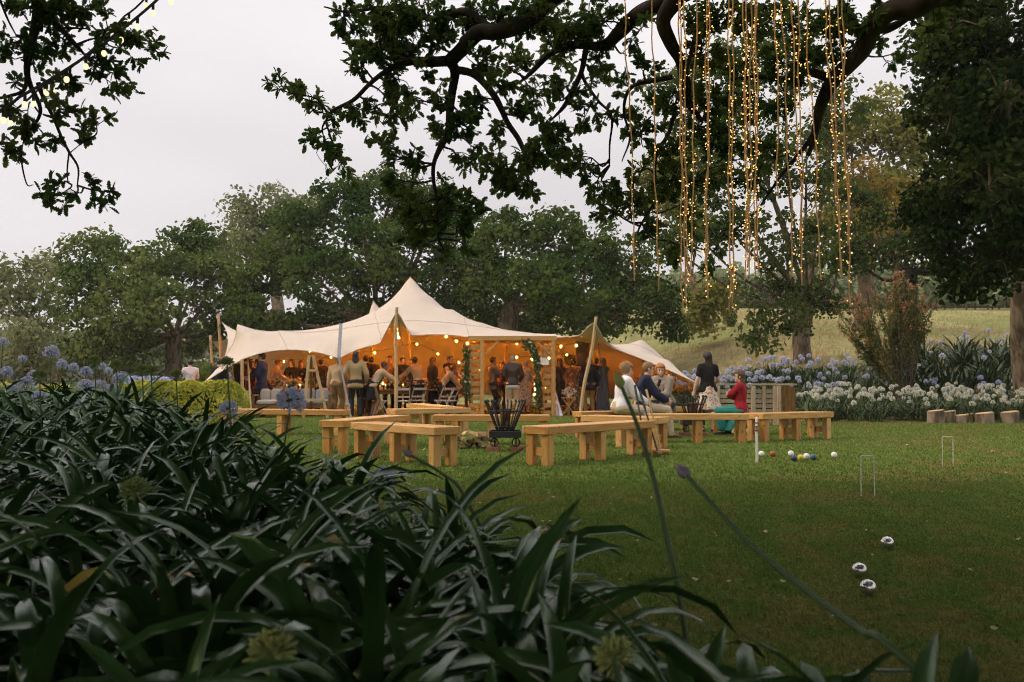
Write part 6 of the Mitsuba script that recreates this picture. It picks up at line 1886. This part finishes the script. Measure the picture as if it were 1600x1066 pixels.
part(k, 'leaves', scatter(TUFT, q, rand_frames(d + rng.normal(size=(n, 3)) * .5, rng), .09 + .05 * rng.random(n)), 'mat_leaf_far', kind='stuff')
q2 = np.array([o[0], o[1], .9]) + d[:60] * [.84, .74, .8]
part(k, 'blossoms', scatter(FLORET, q2, rand_frames(d[:60], rng), .07 + .03 * rng.random(60)), 'mat_petal_white', kind='stuff')
part(k, 'stem', tube(np.array([[o[0], o[1], -.05], [o[0], o[1], .8]]), [.05, .02], 6), 'mat_bark', True)
# a far bed of lilac flowers behind the hedge
k = thing('lilac_flower_bed', 'low drift of pale lilac flowers behind the hedge', 'flowers', kind='stuff')
n = 1500
yy = rng.uniform(25.5, 29, n)
xx = px(rng.uniform(196, 268, n), yy)
put(k, scatter(FLORET, np.c_[xx, yy, .62 + .42 * rng.random(n)], rand_frames(rng.normal(size=(n, 3)) * .5 + [0, -.4, .8], rng), .09 + .05 * rng.random(n)), mat('petal_lilac', {'type': 'twosided', 'bsdf': {'type': 'diffuse', 'reflectance': {'type': 'rgb', 'value': [.46, .48, .66]}}}))


def mound(x, y):
    return .60 * sstep(28.2, 32.5, y) * sstep(6.4, 8.4, x) * (1 - sstep(35, 38, y))


def bed_z(x, y):
    return float(ground_z(x, y) + .10 * sstep(24.3, 25.5, y) + mound(x, y))


# bed soil on the right: a low mound
bx = np.linspace(7.0, 30, 60)
by = np.linspace(24.55, 38, 40)
X2, Y2 = np.meshgrid(bx, by, indexing='ij')
front = 24.5 + .35 * (meshkit.noise(np.c_[bx * .8, bx * 0, bx * 0], 5)[:, None] - .5) + np.maximum(0, 8.2 - bx)[:, None] * 1.2
Y2 = np.maximum(Y2, front)
X3 = X2 + (Y2 - 24.5) * np.clip(-.55 + (X2 - 7) * .045, -.55, .3)
Z2 = ground_z(X3, Y2) + .10 * sstep(0, .9, Y2 - front) + mound(X3, Y2) + .02 * meshkit.noise(np.stack([X3 * 3, Y2 * 3, X3 * 0], -1), 3) - .004
ii, jj = [a.ravel() for a in np.meshgrid(np.arange(59), np.arange(39), indexing='ij')]
mat('bed_soil', {'type': 'diffuse', 'reflectance': proc(lambda p, n, uv: mix(mix((.15, .11, .06), (.09, .10, .04), noise(p[0] * 3, p[1] * 3, 1.)), (.26, .19, .09), smoothstep(.5, .75, noise(p[0] * 9, p[1] * 9, 2.))))})
struct('flower_bed', (np.stack([X3, Y2, Z2], -1).reshape(-1, 3), np.stack([ii * 40 + jj, (ii + 1) * 40 + jj, (ii + 1) * 40 + jj + 1, ii * 40 + jj + 1], 1)), 'mat_bed_soil', True)

jrng = np.random.default_rng(17)


def small_clump(seed, n, L, W, up=(.85, 1.35)):
    rng = np.random.default_rng(seed)
    out = []
    for i in range(n):
        out.append(strap(rng, L * rng.uniform(.6, 1.1), W * rng.uniform(.7, 1.2), rng.random() * 2 * PI, rng.uniform(*up), rng.uniform(.5, 2.2), 5, (rng.normal() * .07, rng.normal() * .07, 0))[0])
    return cat(out)


LEAFY = [mikit.ply(small_clump(200 + i, 34, .60, .030), 'mat_strap_far', smooth=True) for i in range(4)]
TALL = [mikit.ply(small_clump(210 + i, 40, 1.0, .045, (1.0, 1.45)), 'mat_strap_mid', smooth=True) for i in range(3)]
mat('strap_mid', {'type': 'twosided', 'bsdf': princ(tinted((.020, .042, .016), (.045, .075, .026), 3.), .45, .5)})


def heads(petal, r, seed, n=56):
    fl, st = head_mesh(np.random.default_rng(seed), r, n)
    return mikit.ply(fl, petal), mikit.ply(st, 'mat_stem')


WH = [heads('mat_petal_white', .064, 300 + i) for i in range(3)]
plain('petal_faint', (.60, .62, .74), .6, .3, two=True)
plain('petal_pale_blue', (.50, .53, .70), .6, .3, two=True)
BH = [heads(m, .080, 310 + i) for i, m in enumerate(['mat_petal_blue', 'mat_petal_pale_blue', 'mat_petal_pale_blue', 'mat_petal_faint'])]
stems = {}


def flowering(kind, label, group, x, y, nh, hlo, hhi, spread, H, leaf=LEAFY, ls=1.):
    k = thing('white_agapanthus' if kind == 'w' else 'blue_agapanthus', label, 'plant', group)
    z = bed_z(x, y)
    M = T().translate([x, y, z]).rotate([0, 0, 1], float(jrng.random() * 360)).scale(ls * (.85 + .3 * jrng.random()))
    scene[k + '__leaves'] = {**leaf[jrng.integers(len(leaf))], 'to_world': M}
    labels[k + '__leaves'] = {'kind': 'stuff'}
    for _ in range(nh):
        hx, hy, hz = x + jrng.normal() * spread, y + jrng.normal() * spread, z + jrng.uniform(hlo, hhi)
        part(k, 'flower_stem', tube(curve([(x + (hx - x) * .3, y + (hy - y) * .3, z), (hx - (hx - x) * .15, hy, z + (hz - z) * .6), (hx, hy, hz)], 4), .008, 5), 'mat_stem', True)
        fl, st = H[jrng.integers(len(H))]
        A = T().translate([hx, hy, hz]).rotate([0, 0, 1], float(jrng.random() * 360)).rotate([1, 0, 0], float(jrng.normal() * 14)).scale(float(jrng.uniform(.7, 1.15)))
        hk = uniq(k + '__flower_head')
        scene[hk] = {**fl, 'to_world': A}
        scene[hk + '__pedicels'] = {**st, 'to_world': A}


GW, GB = 'white agapanthus along the front of the right bed', 'blue agapanthus in the right bed'
for row, (v0, y0, u0, u1, n) in enumerate([(640, 25.1, 1252, 1640, 19), (632, 26.0, 1244, 1650, 18), (622, 27.0, 1250, 1655, 17)]):
    for i in range(n):
        u = u0 + (u1 - u0) * (i + .5 + jrng.normal() * .18) / n
        y = y0 + jrng.normal() * .22
        gap = 1365 < u < 1385
        flowering('w', 'white flowering agapanthus in the ' + ['front', 'second', 'third'][row] + ' row of the bed on the right', GW + ', ' + ['front', 'second', 'third'][row] + ' row', px(u, y), y, 1 if gap else int(jrng.integers(3, 8)), .42 + .05 * row, .74 + .06 * row, .24, WH)
for (v0, y0, u0, u1, n, hh) in [(612, 28.2, 1060, 1345, 13, (.70, 1.05)), (600, 29.6, 1060, 1330, 13, (.85, 1.2)), (590, 31.2, 1045, 1340, 14, (.85, 1.25)), (606, 28.6, 1395, 1650, 11, (.6, .95)), (590, 33.0, 1050, 1250, 7, (.8, 1.1))]:
    for i in range(n):
        u = u0 + (u1 - u0) * (i + .5 + jrng.normal() * .2) / n
        y = y0 + jrng.normal() * .35
        flowering('b', 'blue flowering agapanthus in the bed behind the white ones', GB, px(u, y), y, int(jrng.integers(1, 4)), *hh, .22, BH, ls=1.4)
for (y0, u0, u1, n) in [(30.0, 1385, 1640, 9), (31.4, 1380, 1650, 10), (32.8, 1375, 1650, 9), (34.0, 1400, 1650, 8)]:
    for i in range(n):
        u = u0 + (u1 - u0) * (i + .5 + jrng.normal() * .2) / n
        y = y0 + jrng.normal() * .3
        flowering('b', 'tall dark leafed agapanthus in the thick mass at the right', 'dark leafed agapanthus at the right', px(u, y), y, int(jrng.integers(0, 2)) if y0 < 33 else int(jrng.integers(0, 3)), 1.0, 1.35, .25, BH, TALL, 1.35)
for (y0, u0, u1, n) in [(31.6, 1075, 1335, 13), (32.8, 1065, 1335, 14), (33.9, 1060, 1330, 13)]:
    for i in range(n):
        u = u0 + (u1 - u0) * (i + .5 + jrng.normal() * .2) / n
        y = y0 + jrng.normal() * .3
        flowering('b', 'tall blue agapanthus on the low mound behind the pallet bar', 'blue agapanthus on the mound', px(u, y), y, int(jrng.integers(0, 3)), .85, 1.15, .25, BH, TALL, .95)
for i in range(26):           # pale blue heads on the rise behind
    y = jrng.uniform(35.5, 40)
    u = jrng.uniform(1330, 1600) if i % 3 else jrng.uniform(1060, 1240)
    flowering('b', 'small pale blue agapanthus at the back of the bed by the dry grass', 'far blue agapanthus', px(u, y), y, 1, .7, 1.0, .15, BH, LEAFY, .9)

# ground-hugging leaves that fill the front of the bed
k = thing('bed_grass', 'fresh green strappy leaves filling the front of the right bed', 'ground cover', kind='stuff')
ms = []
for i in range(170):
    y = 24.75 + jrng.random() ** 1.6 * 3.6
    u = jrng.uniform(1255, 1650)
    x = px(u, y)
    ms.append(move(small_clump(400 + i, 14, .42, .022), None, (x, y, bed_z(x, y))))
for i in range(260):
    y = 28 + jrng.random() * 7
    u = jrng.uniform(1040, 1400)
    x = px(u, y)
    ms.append(move(small_clump(800 + i, 14, .85, .032), None, (x, y, bed_z(x, y))))
put(k, cat(ms), 'mat_strap_far', True)

# the upright red-tipped shrub
leaf_mat('leaf_shrub', (.11, .125, .04), (.18, .175, .06), .5, .6, 2.)
leaf_mat('leaf_tip', (.36, .14, .08), (.44, .25, .12), .5, .6, 3.)
mat('shrub_bark', princ((.13, .095, .07), .9, .2))
k = thing('red_tipped_shrub', 'upright open shrub with many bare stems and red leaf tips in the flower bed', 'shrub')
ys = 28.6
b0 = np.array([px(1412, ys), ys, bed_z(px(1412, ys), ys)])
rng = np.random.default_rng(23)
ends = [(1308, 488), (1322, 470), (1338, 478), (1352, 500), (1330, 505), (1372, 465), (1382, 442), (1398, 432), (1410, 436), (1422, 448), (1392, 470), (1362, 520), (1340, 530), (1436, 450), (1440, 478), (1430, 500), (1405, 480), (1385, 505), (1418, 520), (1376, 545), (1355, 545), (1310, 510), (1444, 465), (1400, 455), (1346, 465), (1390, 530), (1425, 475)]
lv, tips = [], []
for i, (u, v) in enumerate(ends):
    e = P(u, v, ys + rng.normal() * .5)
    m = b0 + (e - b0) * .45 + rng.normal(size=3) * .10 + [(b0[0] - e[0]) * .12, 0, -.05]
    c = curve([b0 + rng.normal(size=3) * [.12, .12, 0], m, e], 9)
    part(k, 'stem', tube(c, np.linspace(.030, .009, len(c)), 6), 'mat_shrub_bark', True)
    subs = [c]
    for j in range(4):
        t0 = c[rng.integers(8, 15)]
        t1 = t0 + (e - t0) * rng.uniform(.5, 1.0) + rng.normal(size=3) * .20 + [0, 0, .12]
        s_ = curve([t0, (t0 + t1) / 2 + rng.normal(size=3) * .04, t1], 5)
        part(k, 'twig', tube(s_, np.linspace(.011, .006, len(s_)), 5), 'mat_shrub_bark', True)
        subs.append(s_)
    for s_ in subs:
        n = 64
        t = .55 + .45 * rng.random(n) ** .8 if len(s_) > 12 else .25 + .75 * rng.random(n)
        q = s_[(t * (len(s_) - 1)).astype(int)] + rng.normal(size=(n, 3)) * .045
        (lv).append((q, q - (s_[0] + s_[-1]) / 2))
        tips.append(s_[-1] + np.c_[rng.normal(size=(11, 2)) * .03, rng.random(11) * .13 - .03])
q, d = np.vstack([a for a, _ in lv]), np.vstack([b for _, b in lv])
part(k, 'leaves', scatter(TUFT, q, rand_frames(rng.normal(size=q.shape), rng), (.07 + .04 * rng.random(len(q)))[:, None] * [1, .6, 1]), 'mat_leaf_shrub', kind='stuff')
q = np.vstack(tips)
part(k, 'red_tips', scatter(TUFT, q, rand_frames(rng.normal(size=q.shape), rng), (.06 + .04 * rng.random(len(q)))[:, None] * [1, .6, 1]), 'mat_leaf_tip', kind='stuff')

# fine dry stalks in the bed behind the hedge and on the field edge
k = thing('dry_grass', 'dry straw coloured grass tufts on the slope', 'grass', kind='stuff')
n = 9000
yy = rng.uniform(36, 80, n)
xx = px(rng.uniform(960, 1640, n), yy)
side = np.c_[rng.normal(size=(n, 2)), np.zeros(n)]
side = side / np.linalg.norm(side, axis=1, keepdims=True) * .02
b = np.c_[xx, yy, ground_z(xx, yy)]
tip = b + np.c_[rng.normal(size=(n, 2)) * .08, .10 + .22 * rng.random(n)]
plain('straw', (.34, .29, .14), .9, .1, two=True)
put(k, (np.stack([b - side, b + side, tip], 1).reshape(-1, 3), np.arange(3 * n).reshape(-1, 3)), 'mat_straw')
# ------------------------------------------------------------------ thin damp air over the valley
scene['air'] = {'type': 'homogeneous', 'albedo': {'type': 'rgb', 'value': [.96, .96, .96]}, 'sigma_t': {'type': 'rgb', 'value': [.0004, .0004, .0004]}}
scene['haze'] = {'type': 'cube', 'to_world': T().translate([0, 340, 20.]).scale([440, 440, 26]), 'bsdf': {'type': 'null'}, 'interior': {'type': 'ref', 'id': 'air'}}
labels['haze'] = {'kind': 'stuff', 'label': 'thin damp haze paling the distant trees', 'category': 'haze'}
scene['camera']['medium'] = {'type': 'ref', 'id': 'air'}
